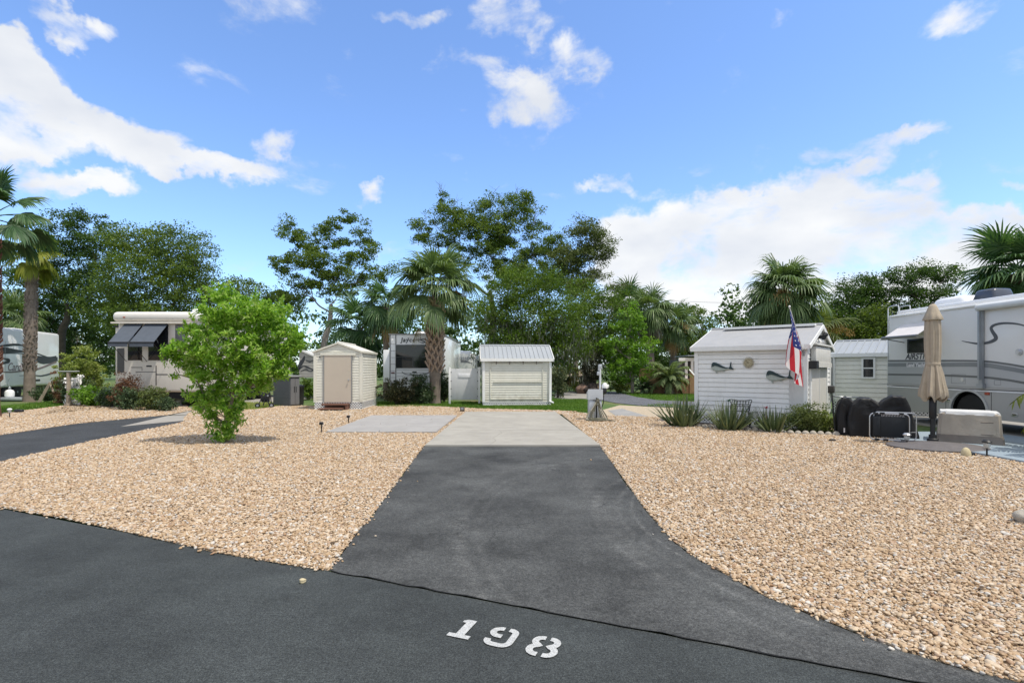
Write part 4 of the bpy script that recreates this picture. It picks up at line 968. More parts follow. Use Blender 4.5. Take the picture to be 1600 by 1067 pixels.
# shed behind it
t = thing('utility_shed', 'cream shed with white metal roof and small double hung window', 'shed', (11.80,19.3,0), R(-42))
shed(t, 3.0, 2.6, .45, 2.15, 2.62, 'x', M('light_cream_vinyl', (.78,.765,.69), .5, var=.05, dirt=(.45,.43,.35), dirt_amt=.2), METALROOF, oh=.12, og=.12, ribs=.22, course=.16, sk=('f',))
uv = lambda px, py: wall_uv(px, py, (11.80,19.3), rot2((1,0), R(-42)))
a, b = uv(1349.5,589), uv(1365,561); window(t, a[0], b[0], a[1], b[1], -.01, .06)
mb = MB(); mb.tube([(.04,-.08,2.05),(.04,-.06,1.9),(.04,-.06,.5)], .04, 8); mb.build('downspout', TRIM, t)
mb = MB(); mb.b2((-.18,-.30,.4), (-.02,-.02,2.0)); mb.build('side_panel', M('side_grey', (.48,.50,.49), .6), t)

# screen panel beside the centre shed
t = thing('privacy_screen', 'hazy white plastic screen panel between two white posts', 'screen', (-2.87,23.9,0), R(2))
mb = MB(); mb.rbox((.70,0,.90), (1.26,.035,1.42), .012); mb.build('panel', SCREEN, t)
mb = MB(); mb.rbox((.72,-.030,1.30), (.60,.012,.20), .005); mb.build('patch', M('pale_patch', (.74,.75,.76), .3, var=.1, vs=8), t)
for x in (.03, 1.38): mb = MB(); mb.rbox((x,0,.84), (.09,.09,1.68), .015); mb.build('post', TRIM, t)
mb = MB()
for z in (.35,.7,1.05,1.45):
    for x in (.10, 1.30): mb.cyl((x,-.015,z), (x,-.03,z), .022, 8)
mb.build('bolt', BLACK, t)

# fish and clock on the big shed's wall
def onwall(px, py, off): s, z = wall_uv(px, py, PB, eB); p = Vector((*PB,0))+Vector((*eB,0))*s; n = Vector((*rot2((0,-1), AB),0)); q = p+n*off; return (q.x, q.y, z), s
def fish(px, py, label, L):
    loc, s = onwall(px, py, .025); t = thing('wall_fish', label, 'fish ornament', loc, AB, None)
    up = sp2([(-.5,-.02),(-.47,.10),(-.38,.145),(-.22,.12),(0,.04),(.22,-.02),(.36,-.035)], 5); dn = sp2([(.36,-.065),(.2,-.11),(0,-.14),(-.2,-.15),(-.38,-.12),(-.48,-.07),(-.5,-.02)], 5)
    mid = sp2([(-.5,-.02),(-.40,.03),(-.2,.02),(0,-.03),(.2,-.06),(.36,-.05)], 5)
    for nm, poly, mt, th in (('back', up+mid[::-1], FISHD, .05), ('belly', mid+dn, FISHL, .056)):
        mb = MB(); mb.prism([(a*L, b*L*1.55) for a, b in poly], (0,0,0), (1,0,0), (0,0,1), .0); 
        mb = MB(); c = [(a*L, b*L*1.55) for a, b in poly]; cx = sum(a for a, b in c)/len(c); cy = sum(b for a, b in c)/len(c)
        mb.prism(c, (0,0,0), (1,0,0), (0,0,1), th*.6); mb.prism([(cx+(a-cx)*.8, cy+(b-cy)*.75) for a, b in c], (0,-th*.6,0), (1,0,0), (0,0,1), th*.4); mb.build(nm, mt, t)
    mb = MB(); mb.prism([(a*L, b*L*1.55) for a, b in ((.33,-.05),(.40,.0),(.44,.14),(.47,.15),(.46,.02),(.56,-.06),(.60,-.09),(.48,-.085),(.36,-.07))], (0,0,0), (1,0,0), (0,0,1), .03); mb.build('tail', FISHD, t)
    mb = MB(); mb.prism([(a*L, b*L*1.55) for a, b in ((-.30,-.14),(-.22,-.145),(-.20,-.22),(-.27,-.19))], (0,-.01,0), (1,0,0), (0,0,1), .02); mb.prism([(a*L, b*L*1.55) for a, b in ((.02,-.13),(.12,-.12),(.14,-.17))], (0,-.01,0), (1,0,0), (0,0,1), .02); mb.build('fin', FISHL, t)
fish(1128,573,'dark backed silver fish ornament left of the sun clock',.58); fish(1217,587,'dark backed silver fish ornament partly behind the flag',.62)
loc, s = onwall(1170,566.5,.03); t = thing('sun_clock', 'round tan sun shaped clock on the white shed wall', 'clock', loc, AB)
mb = MB(); mb.prism(arc(0,0,.115,.115,0,352,44), (0,0,0), (1,0,0), (0,0,1), .03); 
for k in range(24): a = R(15*k); mb.prism([(.11*math.cos(a-.09),.11*math.sin(a-.09)),(.165*math.cos(a),.165*math.sin(a)),(.11*math.cos(a+.09),.11*math.sin(a+.09))], (0,-.002,0), (1,0,0), (0,0,1), .018)
mb.build('dial', CLOCK, t)
mb = MB()
for k in range(12): a = R(30*k); mb.ribbon([(.075*math.cos(a),.075*math.sin(a)),(.10*math.cos(a),.10*math.sin(a))], .012, (0,-.031,0), (1,0,0), (0,0,1), .003)
mb.build('hour_mark', M('mark_dark', (.12,.10,.06), .5), t)
for P_, w_, o_ in (([(.015,-.01),(-.06,.05)], .012, .004), ([(.015,.012),(-.075,-.045)], .008, .006)):
    mb = MB(); mb.ribbon(P_, w_, (0,-.031,0), (1,0,0), (0,0,1), o_); mb.build('clock_hand', M('clock_dark', (.10,.08,.05), .5), t)

# flag on its slanting pole
loc, s = onwall(1256,552,.03); t = thing('flag', 'red white and blue flag hanging from a slanting white pole', 'flag', loc, AB)
tip = Vector((-.10,-1.10,1.12)); n_ = Vector((0,-1,0)); d_ = tip.normalized()
mb = MB(); mb.tube([(0,0,0), tip], .014, 8); mb.lathe([(0,0),(.025,.01),(.03,.03),(.0,.06)], 10, 0, tuple(tip)); mb.build('pole', TRIM, t)
mb = MB(); mb.rbox((0,.0,-.01), (.06,.05,.12), .01); mb.tube([(0,-.02,0), d_*.12], .022, 8); mb.build('bracket', STEEL, t)
def flag_mesh():
    """hoist along the pole, cloth falling straight down and gathered in folds"""
    hoist, fly = 1.14, 1.46; nu, nv = 52, 44; vs = []; top = tip*0.985; fs = []; mi = []
    for i in range(nu+1):
        h = i/nu                                        # along the hoist from the tip
        for j in range(nv+1):
            f = j/nv; e = min(1, f*2.2); e = e*e*(3-2*e)
            on = top-d_*hoist*h                         # where it is tied to the pole
            col = top-d_*hoist*(.02+.92*h)          # gathered column
            base = on.lerp(Vector((col.x, col.y, on.z)), e)
            wv = .045*math.sin(h*13+f*2.0)*e+.03*math.sin(h*6-f*3)*e
            z = -fly*f*(.80+.10*math.sin(h*3.0))+ (on.z-on.z)
            p = base+Vector((wv*1.1+.05*math.cos(h*11+f)*e, wv*.8, z)); vs.append(p)
    for i in range(nu):
        for j in range(nv):
            fs.append((i*(nv+1)+j, i*(nv+1)+j+1, (i+1)*(nv+1)+j+1, (i+1)*(nv+1)+j))
            st = int(i*13/nu); f = (j+.5)/nv
            if st < 7 and f < .50:
                star = (i % 4 == 1) and ((j+2*((i//4) % 2)) % 4 == 1); mi.append(1 if star else 2)
            else: mi.append(0 if st % 2 == 0 else 1)
    o = MB(); o.v = [tuple(p) for p in vs]; o.f = fs; o.m = mi; o.sm = [True]*len(fs)
    return o.build('cloth', [FLAGR, FLAGW, FLAGB], t, smooth=True)
flag_mesh()

# ---------------------------------------------------------------- vehicles
def wheel(t, x, y, r=.48, w_=.26, side=-1, dark=False):
    mb = MB(); T = Matrix.Translation((x,y,r)) @ Matrix.Rotation(R(90)*side, 4, 'Y'); mb.T = T
    mb.lathe([(r*.60,-w_/2),(r*.9,-w_/2),(r*.985,-w_*.36),(r,-w_*.15),(r,w_*.15),(r*.985,w_*.36),(r*.9,w_/2),(r*.60,w_/2)], 32)
    wh = mb.build('wheel', RUBBER, t)
    mb = MB(); mb.T = T; mb.lathe([(r*.62,0),(r*.62,w_*.42),(r*.54,w_*.44),(r*.50,w_*.25),(r*.24,w_*.22),(r*.20,w_*.48),(r*.10,w_*.52),(0,w_*.52)], 28)
    for k in range(8): a = R(45*k); mb.cyl((r*.36*math.cos(a),r*.36*math.sin(a),w_*.2), (r*.36*math.cos(a),r*.36*math.sin(a),w_*.32), .022, 8)
    mb.build('rim', BLACK if dark else STEEL, wh)
SIDE = lambda X: Matrix(((0,0,-1),(-1,0,0),(0,1,0)))
# right motorhome
mx0, my0 = 11.875, 16.6; eM = (-.022, 1.0)
t = MH = thing('motorhome', 'silver and grey motorhome with curved stripes and pale window awning', 'motorhome', (mx0,my0,0), R(1.26))
AW = lambda px, py: wall_uv(px, py, (mx0,my0), eM)          # (y', z) on the side
LEN, WID = 10.4, 2.5
mb = MB(); mb.rbox((WID/2,-LEN/2,2.185), (WID,LEN,2.19), .10, 3); body = mb.build('body', RVSILVER, t)
yA = AW(1513,617)[0]; rA = .53
def arch(yc, r, n=14): return [(yc-r*math.cos(math.pi*k/n), .50+r*math.sin(math.pi*k/n)*1.02) for k in range(n+1)]
low = [(-LEN,.36),(-LEN,1.09),(0,1.09),(0,.36)]; ac = arch(yA, rA); fr = arch(-LEN+1.9, rA)
poly = [(0,1.085),(-LEN,1.085),(-LEN,.36),(fr[0][0],.36)]+fr+[(fr[-1][0],.36),(ac[0][0],.36)]+ac+[(ac[-1][0],.36),(0,.36)]
mb = MB(); mb.prism(poly, (0,0,0), (0,1,0), (0,0,1), .05); mb.prism(poly, (WID-.05,0,0), (0,1,0), (0,0,1), .05); mb.b2((.05,-.05,.36),(WID-.05,0,1.085)); mb.build('skirt', RVLOW, t)
mb = MB(); mb.b2((.30,-LEN+.1,.34), (WID-.3,-.3,1.07)); mb.b2((.051,-LEN+.06,1.0), (WID-.051,-.06,1.08)); mb.build('chassis', M('under_black',(.012,.012,.012),.8), t)
wheel(t, .22, yA, .49, .28, -1, True); wheel(t, WID-.22, yA, .49, .28, 1, True); wheel(t, .22, -LEN+1.9, .49, .28, -1, True)
U, V, O = (0,-1,0), (0,0,1), (0,0,0)                       # stripes: u runs to the front, v up, normal to the left
def st(name, pts, ws, mat, off=.004, smooth=True):
    P = [AW(*p) for p in pts]; P = [(-a, b) for a, b in P]
    if smooth: P = sp2(P, 6)
    if isinstance(ws, list): ws = list(np.interp(np.linspace(0, 1, len(P)), np.linspace(0, 1, len(ws)), ws))
    mb = MB(); mb.ribbon(P, ws, (-.001,0,0), U, V, off); return mb.build(name, mat, body)
top = [AW(1387,564),AW(1460,564),AW(1531,564),AW(1570,568),AW(1600,573)]; top = [(-a,b) for a,b in top]; top += [(5.6,top[-1][1]-.16),(LEN,top[-1][1]-.75)]
top = sp2(top, 6); mb = MB(); mb.prism([(0.02,1.10)]+[(max(.02,a),max(b,1.12)) for a,b in top]+[(LEN-.02,1.10)], (-.0005,0,0), U, V, .004)
mb.build('grey_panel', RVGREY, body)
ext = lambda P, dz: P+[(1640, P[-1][1]+dz)]
st('stripe', ext([(1388,563.5),(1460,563.5),(1531,564),(1570,568),(1600,573)],7), .045, RVDARK, .008)
st('stripe', ext([(1388,570),(1460,570),(1531,570),(1570,575),(1600,580.5)],9), [.10,.11,.11,.10,.09], RVBAND, .007)
st('stripe', ext([(1388,585),(1460,586),(1531,589),(1570,593),(1600,598)],7), .055, RVDARK, .007)
mb = MB(); mb.b2((-.012,-LEN,1.045),(.0,0,1.075)); mb.build('stripe', M('white_pin',(.75,.75,.76),.3), body)
mb = MB(); mb.b2((-.010,-LEN,1.10),(.0,0,1.17)); mb.build('rub_rail', RVLOW, body)
st('swoosh', [(1503,532.5),(1515,535),(1530,537),(1545,535),(1555,530.5),(1556,526),(1551,518),(1549,512),(1555,507.5),(1568,505),(1585,505.5),(1600,508.5),(1630,517)], [.012,.03,.05,.07,.09,.10,.08,.075,.06,.05,.04,.03,.025], M('swoosh_grey', (.085,.09,.095), .4), .006)
mb = MB(); mb.tube([(-.005,-LEN+.1,3.25),(-.005,-.12,3.25)], .035, 8); mb.build('roof_trim', TRIM, body)
mb = MB(); mb.rbox((1.25,-3.4,3.36), (2.1,6.6,.14), .05); mb.build('roof_cap', RVWHITE, body)
# window with its little awning
a, b = AW(1418,552), AW(1462,527); mb = MB(); mb.rbox((-.005,(a[0]+b[0])/2,(a[1]+b[1])/2), (.03,abs(b[0]-a[0]),abs(b[1]-a[1])), .012); wd = mb.build('window', BLACK, t)
mb = MB(); mb.b2((-.026,b[0]+.08,a[1]+.05),(-.018,a[0]-.08,b[1]-.05)); mb.build('pane', GLASS, wd)
a, b = AW(1412,507), AW(1466,507); z0 = a[1]; y0, y1 = a[0], b[0]; mb = MB()
mb.add([(-.02,y0,z0),(-.02,y1,z0),(-.62,y1,z0-.40),(-.62,y0,z0-.40),(-.02,y0,z0-.012),(-.02,y1,z0-.012),(-.62,y1,z0-.412),(-.62,y0,z0-.412)], [(0,1,2,3),(7,6,5,4),(0,4,5,1),(1,5,6,2),(2,6,7,3),(3,7,4,0)]); aw = mb.build('window_awning', AWNLIGHT, t)
mb = MB(); mb.tube([(-.63,y0+.04,z0-.42),(-.63,y1-.04,z0-.42)], .045, 10); mb.tube([(-.02,y0-.05,z0-.55),(-.60,y0-.0,z0-.44)], .014, 6); mb.tube([(-.02,y1+.05,z0-.55),(-.60,y1,z0-.44)], .014, 6); mb.build('roller', RVDARK, aw)
# lettering
mtx = Matrix(((0,0,-1),(-1,0,0),(0,1,0))).to_euler()
a = AW(1415,561.5); text('lettering', 'AIRSTREAM', .245, CHAR, body, (-.004,a[0],a[1]), mtx, .003, .25, .004)
a = AW(1417,573); text('lettering', 'Land Yacht', .155, FLAGW, body, (-.010,a[0],a[1]), mtx, .003, 0, .006)
# patio awning roller and its arm
ya = AW(1536,500)[0]; mb = MB(); mb.tube([(-.11,ya-.02,3.17),(-.11,-LEN+.5,3.17)], .085, 12); mb.tube([(-.11,ya+.02,3.17),(-.11,ya-.02,3.17)], .10, 12); pa = mb.build('patio_awning', M('awning_roll',(.60,.62,.63),.5,var=.06), t)
mb = MB(); mb.b2((-.075,ya-.05,1.22),(-.012,ya+.05,3.14)); mb.b2((-.12,ya-.02,1.35),(-.075,ya+.03,3.10)); mb.b2((-.10,ya-.09,1.13),(-.01,ya+.09,1.24)); mb.build('awning_arm', STEEL, pa)
# roof equipment
mb = MB(); mb.rbox((1.1,-1.35,3.56), (.75,1.25,.30), .10, 2, 0, 0, (.8,.75)); mb.build('air_conditioner', RVWHITE, t)
mb = MB(); mb.rbox((1.1,-2.42,3.60), (.62,.72,.34), .06, 2, 0, 0, (.8,.72)); mb.build('roof_vent', M('smoked_vent',(.06,.07,.09),.2), t)
mb = MB()
for x in (.10, .46): mb.tube(spline([(x,.10,.8),(x,.10,3.1),(x,.10,3.50),(x,.02,3.58),(x,-.28,3.58),(x,-.34,3.52),(x,-.34,3.27)], 5), .018, 8)
for k in range(9): mb.tube([(.10,.10,.95+.27*k),(.46,.10,.95+.27*k)], .014, 6)
mb.build('ladder', M('ladder_alu',(.62,.62,.60),.35,.7), t)
# hatches, handles, lamps
def outline(px0, py0, px1, py1, name='hatch', mat=None, w_=.012):
    a, b = AW(px0, py0), AW(px1, py1); P = [(-a[0],a[1]),(-b[0],a[1]),(-b[0],b[1]),(-a[0],b[1]),(-a[0],a[1])]
    mb = MB(); mb.ribbon(P, w_, (-.004,0,0), U, V, .003); return mb.build(name, mat or M('panel_gap',(.22,.225,.23),.5), body)
outline(1487,598.5,1509,585); outline(1554,601,1564,594,'hatch'); 
for px in (1478,1549): a, b = AW(px,612), AW(px,652); mb = MB(); mb.b2((-.003,a[0]-.006,.37),(.002,a[0]+.006,1.04)); mb.build('panel_seam', DARKTRIM, body)
a = AW(1504.5,593); mb = MB(); mb.cyl((-.02,a[0],a[1]),(.0,a[0],a[1]),.05,14); mb.build('filler_cap', CHROME, body)
a = AW(1594,550); mb = MB(); mb.cyl((-.05,a[0],a[1]),(.0,a[0],a[1]),.075,18); mb.cyl((-.075,a[0],a[1]),(-.05,a[0],a[1]),.05,14); mb.build('porch_lamp', CHROME, body)
a = AW(1543,615); mb = MB(); mb.rbox((-.01,a[0],a[1]),(.03,.13,.07),.012); mb.build('marker_lamp', ORANGE, body)
for px, py in ((1483,625.5),(1586,648)): a = AW(px,py); mb = MB(); mb.rbox((-.006,a[0],a[1]),(.02,.15,.085),.006); h = mb.build('latch', CHROME, body); mb = MB(); mb.b2((-.02,a[0]-.05,a[1]-.01),(-.012,a[0]+.05,a[1]+.02)); mb.build('handle', BLACK, h)
mb = MB(); P = [(-a_, b_) for a_, b_ in [(yA+rA*1.04*math.cos(math.pi*k/20), .50+rA*1.06*math.sin(math.pi*k/20)) for k in range(21)]]; mb.ribbon(P, .06, (-.002,0,0), U, V, .02); mb.build('wheel_arch', RVGREY, body)

# far left trailer
PT = (-27.4,31.8); eT = (-.314,.949); aT = R(18.3)
t = thing('fifth_wheel_trailer', 'white trailer with dark swooshes half behind the shaggy palm', 'trailer', (*PT,0), aT)
TW = lambda px, py: wall_uv(px, py, PT, eT)
mb = MB(); mb.rbox((-1.25,-5.0,2.18), (2.5,10.0,3.06), .14, 3); body = mb.build('body', RVWHITE, t)
mb = MB(); mb.b2((-2.3,-9.5,.50),(-.2,-.3,.75)); mb.build('chassis', BLACK, t)
for y in (-4.2,-5.1): wheel(t, -.2, y, .38, .22, 1)
U, V = (0,1,0), (0,0,1)
def sw(name, pts, ws, mat, off=.006):
    P = sp2([TW(*p) for p in pts], 6); ws = list(np.interp(np.linspace(0,1,len(P)), np.linspace(0,1,len(ws)), ws)); mb = MB(); mb.ribbon(P, ws, (.001,0,0), U, V, off); mb.build(name, mat, body)
sw('swoosh', [(-8,542),(10,539.5),(25,538.5),(38,541),(60,553),(84,560.5)], [.05,.12,.12,.06,.07,.02], CHAR, .006)
sw('swoosh', [(-8,548),(8,547),(38,549.5)], [.26,.30,.05], CHAR, .005)
sw('swoosh', [(-8,553),(15,552),(38,553),(60,560),(90,561)], [.03,.05,.04,.30,.25], CHAR, .007)
sw('swoosh', [(-8,556),(6,560),(14,563.5),(7,567),(-8,570)], [.02,.06,.22,.12,.02], CHAR, .007)
sw('swoosh', [(58,565),(68,564),(88,561)], [.02,.35,.40], CHAR, .008)
sw('swoosh', [(-4,580),(15,581.5),(35,579.5),(60,576),(88,565)], [.03,.08,.08,.10,.12], MAROON, .009)
sw('swoosh', [(30,587),(50,586),(66,587),(88,581)], [.02,.05,.08,.11], CHAR, .007)
a = TW(11,579); text('lettering', 'Cardinal', .58, MAROON, body, (.006,a[0],a[1]), Matrix(((0,0,1),(1,0,0),(0,1,0))).to_euler(), .003, .35, .004)
mb = MB(); mb.rbox((-1.2,-2.6,3.75),(.8,.9,.16),.05); mb.rbox((-1.0,-6.0,3.76),(1.0,1.4,.2),.06); mb.build('roof_vent', TRIM, body)
a, b = TW(-2,600), TW(8,526); mb = MB(); mb.ribbon([(a[0]+.02,.9),(a[0]+.02,3.0),(b[0],3.0),(b[0],.9)], .03, (.001,0,0), U, V, .006); mb.build('door', M('door_line',(.4,.4,.4),.5), body)
mb = MB(); a = TW(58,594); mb.b2((0,a[0]-.3,a[1]-.05),(.012,a[0]+.3,a[1]+.05)); mb.build('grille', BLACK, body)

# cream fifth wheel with slate awnings
t = thing('fifth_wheel_trailer', 'cream trailer with two slate awnings behind the bright green bush', 'trailer', (-16.55,22.0,0), R(0))
def fx(px, d=22.0): return (px-800)/F*d+16.55
def fz(py, d=22.0): return EYE-(py-HZ)/F*d
mb = MB(); mb.rbox((1.57,4.9,2.15), (3.14,9.8,3.05), .12, 3); body = mb.build('body', RVCREAM, t)
mb = MB(); mb.rbox((1.57,4.75,3.78), (3.34,9.9,.42), .17, 4); mb.build('roof_cap', M('roof_cap_white',(.70,.68,.64),.35,var=.04), body)
mb = MB(); mb.b2((-.12,-.215,3.49),(3.2,-.10,3.56)); mb.build('gutter', RVCREAM, body)
mb = MB(); mb.rbox((fx(266)+.9,1.8,4.10), (1.3,1.6,.32), .12, 3); mb.build('air_conditioner', RVWHITE, t)
mb = MB(); mb.b2((.2,.15,.35),(2.9,9.5,.64)); mb.build('chassis', BLACK, t)
for y in (5.4, 6.4): wheel(t, 2.95, y, .38, .22, 1)
mb = MB(); mb.rbox((-.22,2.6,2.15), (.50,4.2,2.5), .05); so_ = mb.build('slide_out', RVCREAM, t)
mb = MB(); mb.b2((-.50,.45,3.40),(.05,4.75,3.47)); mb.build('slide_awning', BLACK, so_)
for (p0, p1, q0, q1) in ((200,222,507,563),(232,263,507,563),(274,293,507,545)):
    mb = MB(); mb.rbox(((fx(p0)+fx(p1))/2,-.005,(fz(q0)+fz(q1))/2), (fx(p1)-fx(p0),.03,fz(q0)-fz(q1)), .014); mb.build('window', GLASS if p0 < 270 else M('grey_blind',(.16,.165,.17),.5), t)
mb = MB(); mb.b2((.0,-.004,fz(582)),(.30,.006,fz(544))); mb.build('window', GLASS, t)
for (p0, p1) in ((198,223),(230,262)):
    x0, x1, z0, z1 = fx(p0), fx(p1), fz(505), fz(536)-.02; y1 = -.95; mb = MB()
    A_ = [(x0-.05,-.03,z0),(x1+.05,-.03,z0),(x1+.05,y1,z1),(x0-.05,y1,z1)]; mb.add(A_+[(a,b,c-.015) for a,b,c in A_], [(3,2,1,0),(4,5,6,7),(0,1,5,4),(1,2,6,5),(2,3,7,6),(3,0,4,7)])
    mb.b2((x0-.05,y1-.012,z1-.17),(x1+.05,y1+.002,z1)); aw = mb.build('window_awning', AWN, t)
    mb = MB(); mb.tube([(x0-.06,y1,z1),(x1+.06,y1,z1)], .03, 8); mb.tube([(x1,-.02,z1-.75),(x1,y1+.03,z1)], .012, 6); mb.tube([(x0,-.02,z1-.75),(x0,y1+.03,z1)], .012, 6); mb.build('awning_arm', BLACK, aw)
mb = MB(); G_ = M('rv_line',(.14,.13,.12),.5)
mb.ribbon([(fx(205),fz(574)),(fx(222),fz(574)),(fx(222),fz(579))], .035, (0,-.001,0), (1,0,0), (0,0,1), .005); mb.ribbon([(fx(212),fz(581)),(fx(243),fz(581))], .03, (0,-.001,0), (1,0,0), (0,0,1), .005)
mb.ribbon([(fx(244),fz(571)),(fx(244),fz(602))], .05, (0,-.001,0), (1,0,0), (0,0,1), .005); mb.ribbon([(fx(244),fz(585)),(fx(262),fz(585))], .05, (0,-.001,0), (1,0,0), (0,0,1), .005); mb.build('compartment_door', G_, body)
mb = MB(); mb.rbox((fx(233),-.01,fz(572)),(.22,.04,.06),.015); mb.build('latch', BLACK, body)
mb = MB(); mb.rbox((fx(199.5),-.21,fz(496.5)),(.09,.03,.05),.01); mb.build('marker_lamp', ORANGE, body)
mb = MB(); mb.b2((3.13,.02,1.48),(3.146,9.75,1.52)); mb.build('trim_line', G_, body)

# grey nosed trailer further back
t = thing('travel_trailer', 'grey trailer nose with black scroll graphics beside the cream shed', 'trailer', (-11.5,28.5,0), 0)
def gx(px, d=28.5): return (px-800)/F*d+11.5
def gz(py, d=28.5): return EYE-(py-HZ)/F*d
mb = MB(); mb.prism([(-.05,gz(590)),(1.25,gz(590)),(1.25,gz(566)),(.9,gz(560)),(.1,gz(550)),(-.05,gz(549))], (0,0,0), (1,0,0), (0,0,1), -7); body = mb.build('body', M('trailer_grey',(.38,.37,.345),.5,var=.06,dirt=(.2,.19,.17),dirt_amt=.3), t)
mb = MB(); mb.prism([(-.10,gz(549)),(.1,gz(549.5)),(.92,gz(559.5)),(.92,gz(557.5)),(.1,gz(547)),(-.10,gz(547))][::-1], (0,-.08,0), (1,0,0), (0,0,1), -7.2); mb.build('roof_edge', M('roof_edge_white',(.6,.6,.58),.4), body)
for k in range(8): mb = MB() if k == 0 else mb; mb.b2((-.045,-.006,gz(588-k*4.2)),(1.2 if k < 5 else .7,.004,gz(588-k*4.2)+.02))
mb.build('ribs', M('rib_grey',(.22,.215,.20),.6), body)
mb = MB()
for P, w_ in (([(466,578),(470,568),(474,562),(476,556)],[.02,.22,.16,.03]),([(467,577),(474,572),(481,574),(490,578)],[.10,.05,.10,.03]),([(478,563),(484,565),(490,563)],[.03,.07,.02]),([(470,580),(478,577),(485,580),(491,577)],[.03,.06,.03,.09])):
    Q_ = sp2([(gx(a),gz(b)) for a,b in P], 5); mb.ribbon(Q_, list(np.interp(np.linspace(0,1,len(Q_)),np.linspace(0,1,len(w_)),w_)), (0,-.008,0), (1,0,0), (0,0,1), .006)
mb.build('scroll_graphic', CHAR, body)
mb = MB(); mb.b2((.9,1.2,0),(1.0,1.4,gz(590))); mb.build('landing_leg', BLACK, t); mb = MB(); mb.b2((0,3.5,.3),(1.2,6.8,gz(590)-.01)); mb.build('chassis', BLACK, t)

# white trailer in the middle with the name across its back
t = thing('fifth_wheel_trailer', 'white trailer with wide dark rear window behind the middle palm', 'trailer', (-6.09,26.0,0), R(0))
jx = lambda px: (px-800)/F*26.0+6.09
jz = lambda py: EYE-(py-HZ)/F*26.0
mb = MB(); mb.rbox((1.33,4.5,jz(522)/2+.26), (2.66,9,jz(522)-.52), .06, 2); body = mb.build('body', RVWHITE, t)
mb = MB()
for x in (jx(609.5), jx(618.5), jx(681.5), jx(690.5)): mb.b2((x-.02,-.012,.55),(x+.02,.006,jz(523)))
for k in range(7): 
    for x0, x1 in ((jx(610.5),jx(618)),(jx(682),jx(690))): mb.b2((x0,-.008,jz(590)+.33*k),(x1,.004,jz(590)+.33*k+.014))
for k in range(5): mb.b2((jx(620),-.006,jz(588)+.16*k),(jx(680),.004,jz(588)+.16*k+.012))
mb.build('seam', M('seam_dark',(.10,.10,.10),.5), body)
mb = MB(); mb.b2((jx(619),-.03,jz(575)),(jx(681),-.001,jz(538.5))); wd = mb.build('window', GLASS, t)
mb = MB(); mb.b2((jx(619),-.04,jz(558)-.014),(jx(681),-.031,jz(558)+.014)); mb.b2((jx(646)-.012,-.04,jz(575)),(jx(646)+.012,-.031,jz(558)-.02)); mb.build('window_frame', M('frame_grey',(.05,.055,.06),.4), wd)
text('lettering', 'Jayco', .29, CHAR, body, (jx(626.5),-.006,jz(534)), (R(90),0,0), .004, .15, .008, 'LEFT', 1.18)
mb = MB()
for P, w_ in (([(652,529),(658,531.5),(664,534),(660,535.5),(655,534)],[.02,.05,.04,.05,.01]),([(654,531),(662,530),(667,533),(664,536)],[.02,.05,.05,.02]),([(650,530),(655,533.5)],[.03,.04])):
    Q_ = sp2([(jx(a),jz(b)) for a,b in P], 5); mb.ribbon(Q_, list(np.interp(np.linspace(0,1,len(Q_)),np.linspace(0,1,len(w_)),w_)), (0,-.004,0), (1,0,0), (0,0,1), .004)
mb.build('bird_emblem', CHAR, body)
mb = MB(); Q_ = sp2([(jx(628),jz(581)),(jx(634),jz(584.5)),(jx(650),jz(586)),(jx(664),jz(584.5)),(jx(672),jz(581))], 6); mb.ribbon(Q_, .035, (0,-.004,0), (1,0,0), (0,0,1), .004); mb.b2((jx(645),-.008,jz(582.5)),(jx(651),.003,jz(580))); mb.build('rear_graphic', CHAR, body)
mb = MB()
for px in (638,648,657): mb.rbox((jx(px),-.01,jz(528.5)),(.07,.03,.03),.008)
mb.build('marker_lamp', M('lamp_dark',(.03,.02,.02),.3), body)
for px in (614,686): mb = MB(); mb.rbox((jx(px),-.015,jz(582.5)),(.18,.04,.07),.015); mb.build('tail_lamp', M('tail_red',(.10,.015,.015),.3), body)
mb = MB(); mb.cyl((jx(635),-.02,jz(591)),(jx(635),.0,jz(591)),.055,14); mb.build('socket', BLACK, body)
mb = MB(); mb.b2((-.03,-.03,jz(522)-.03),(2.69,8.9,jz(522)+.02)); mb.build('roof_edge', M('roof_grey',(.25,.25,.25),.5), body)
mb = MB(); mb.rbox((jx(651),1.2,jz(519)),(.65,.8,.20),.06,2,0,0,(.7,.8)); mb.build('air_conditioner', RVWHITE, t)
mb = MB(); mb.rbox((-.38,2.6,1.75),(.62,2.0,1.7),.04); mb.build('slide_out', RVWHITE, t)  # stands for the edge of a separate trailer glimpsed behind
mb = MB(); mb.b2((.2,.3,.3),(2.3,8.6,.53)); mb.build('chassis', BLACK, t); wheel(t, 2.3, 5.0, .36, .2, 1); wheel(t, .2, 5.0, .36, .2, -1)

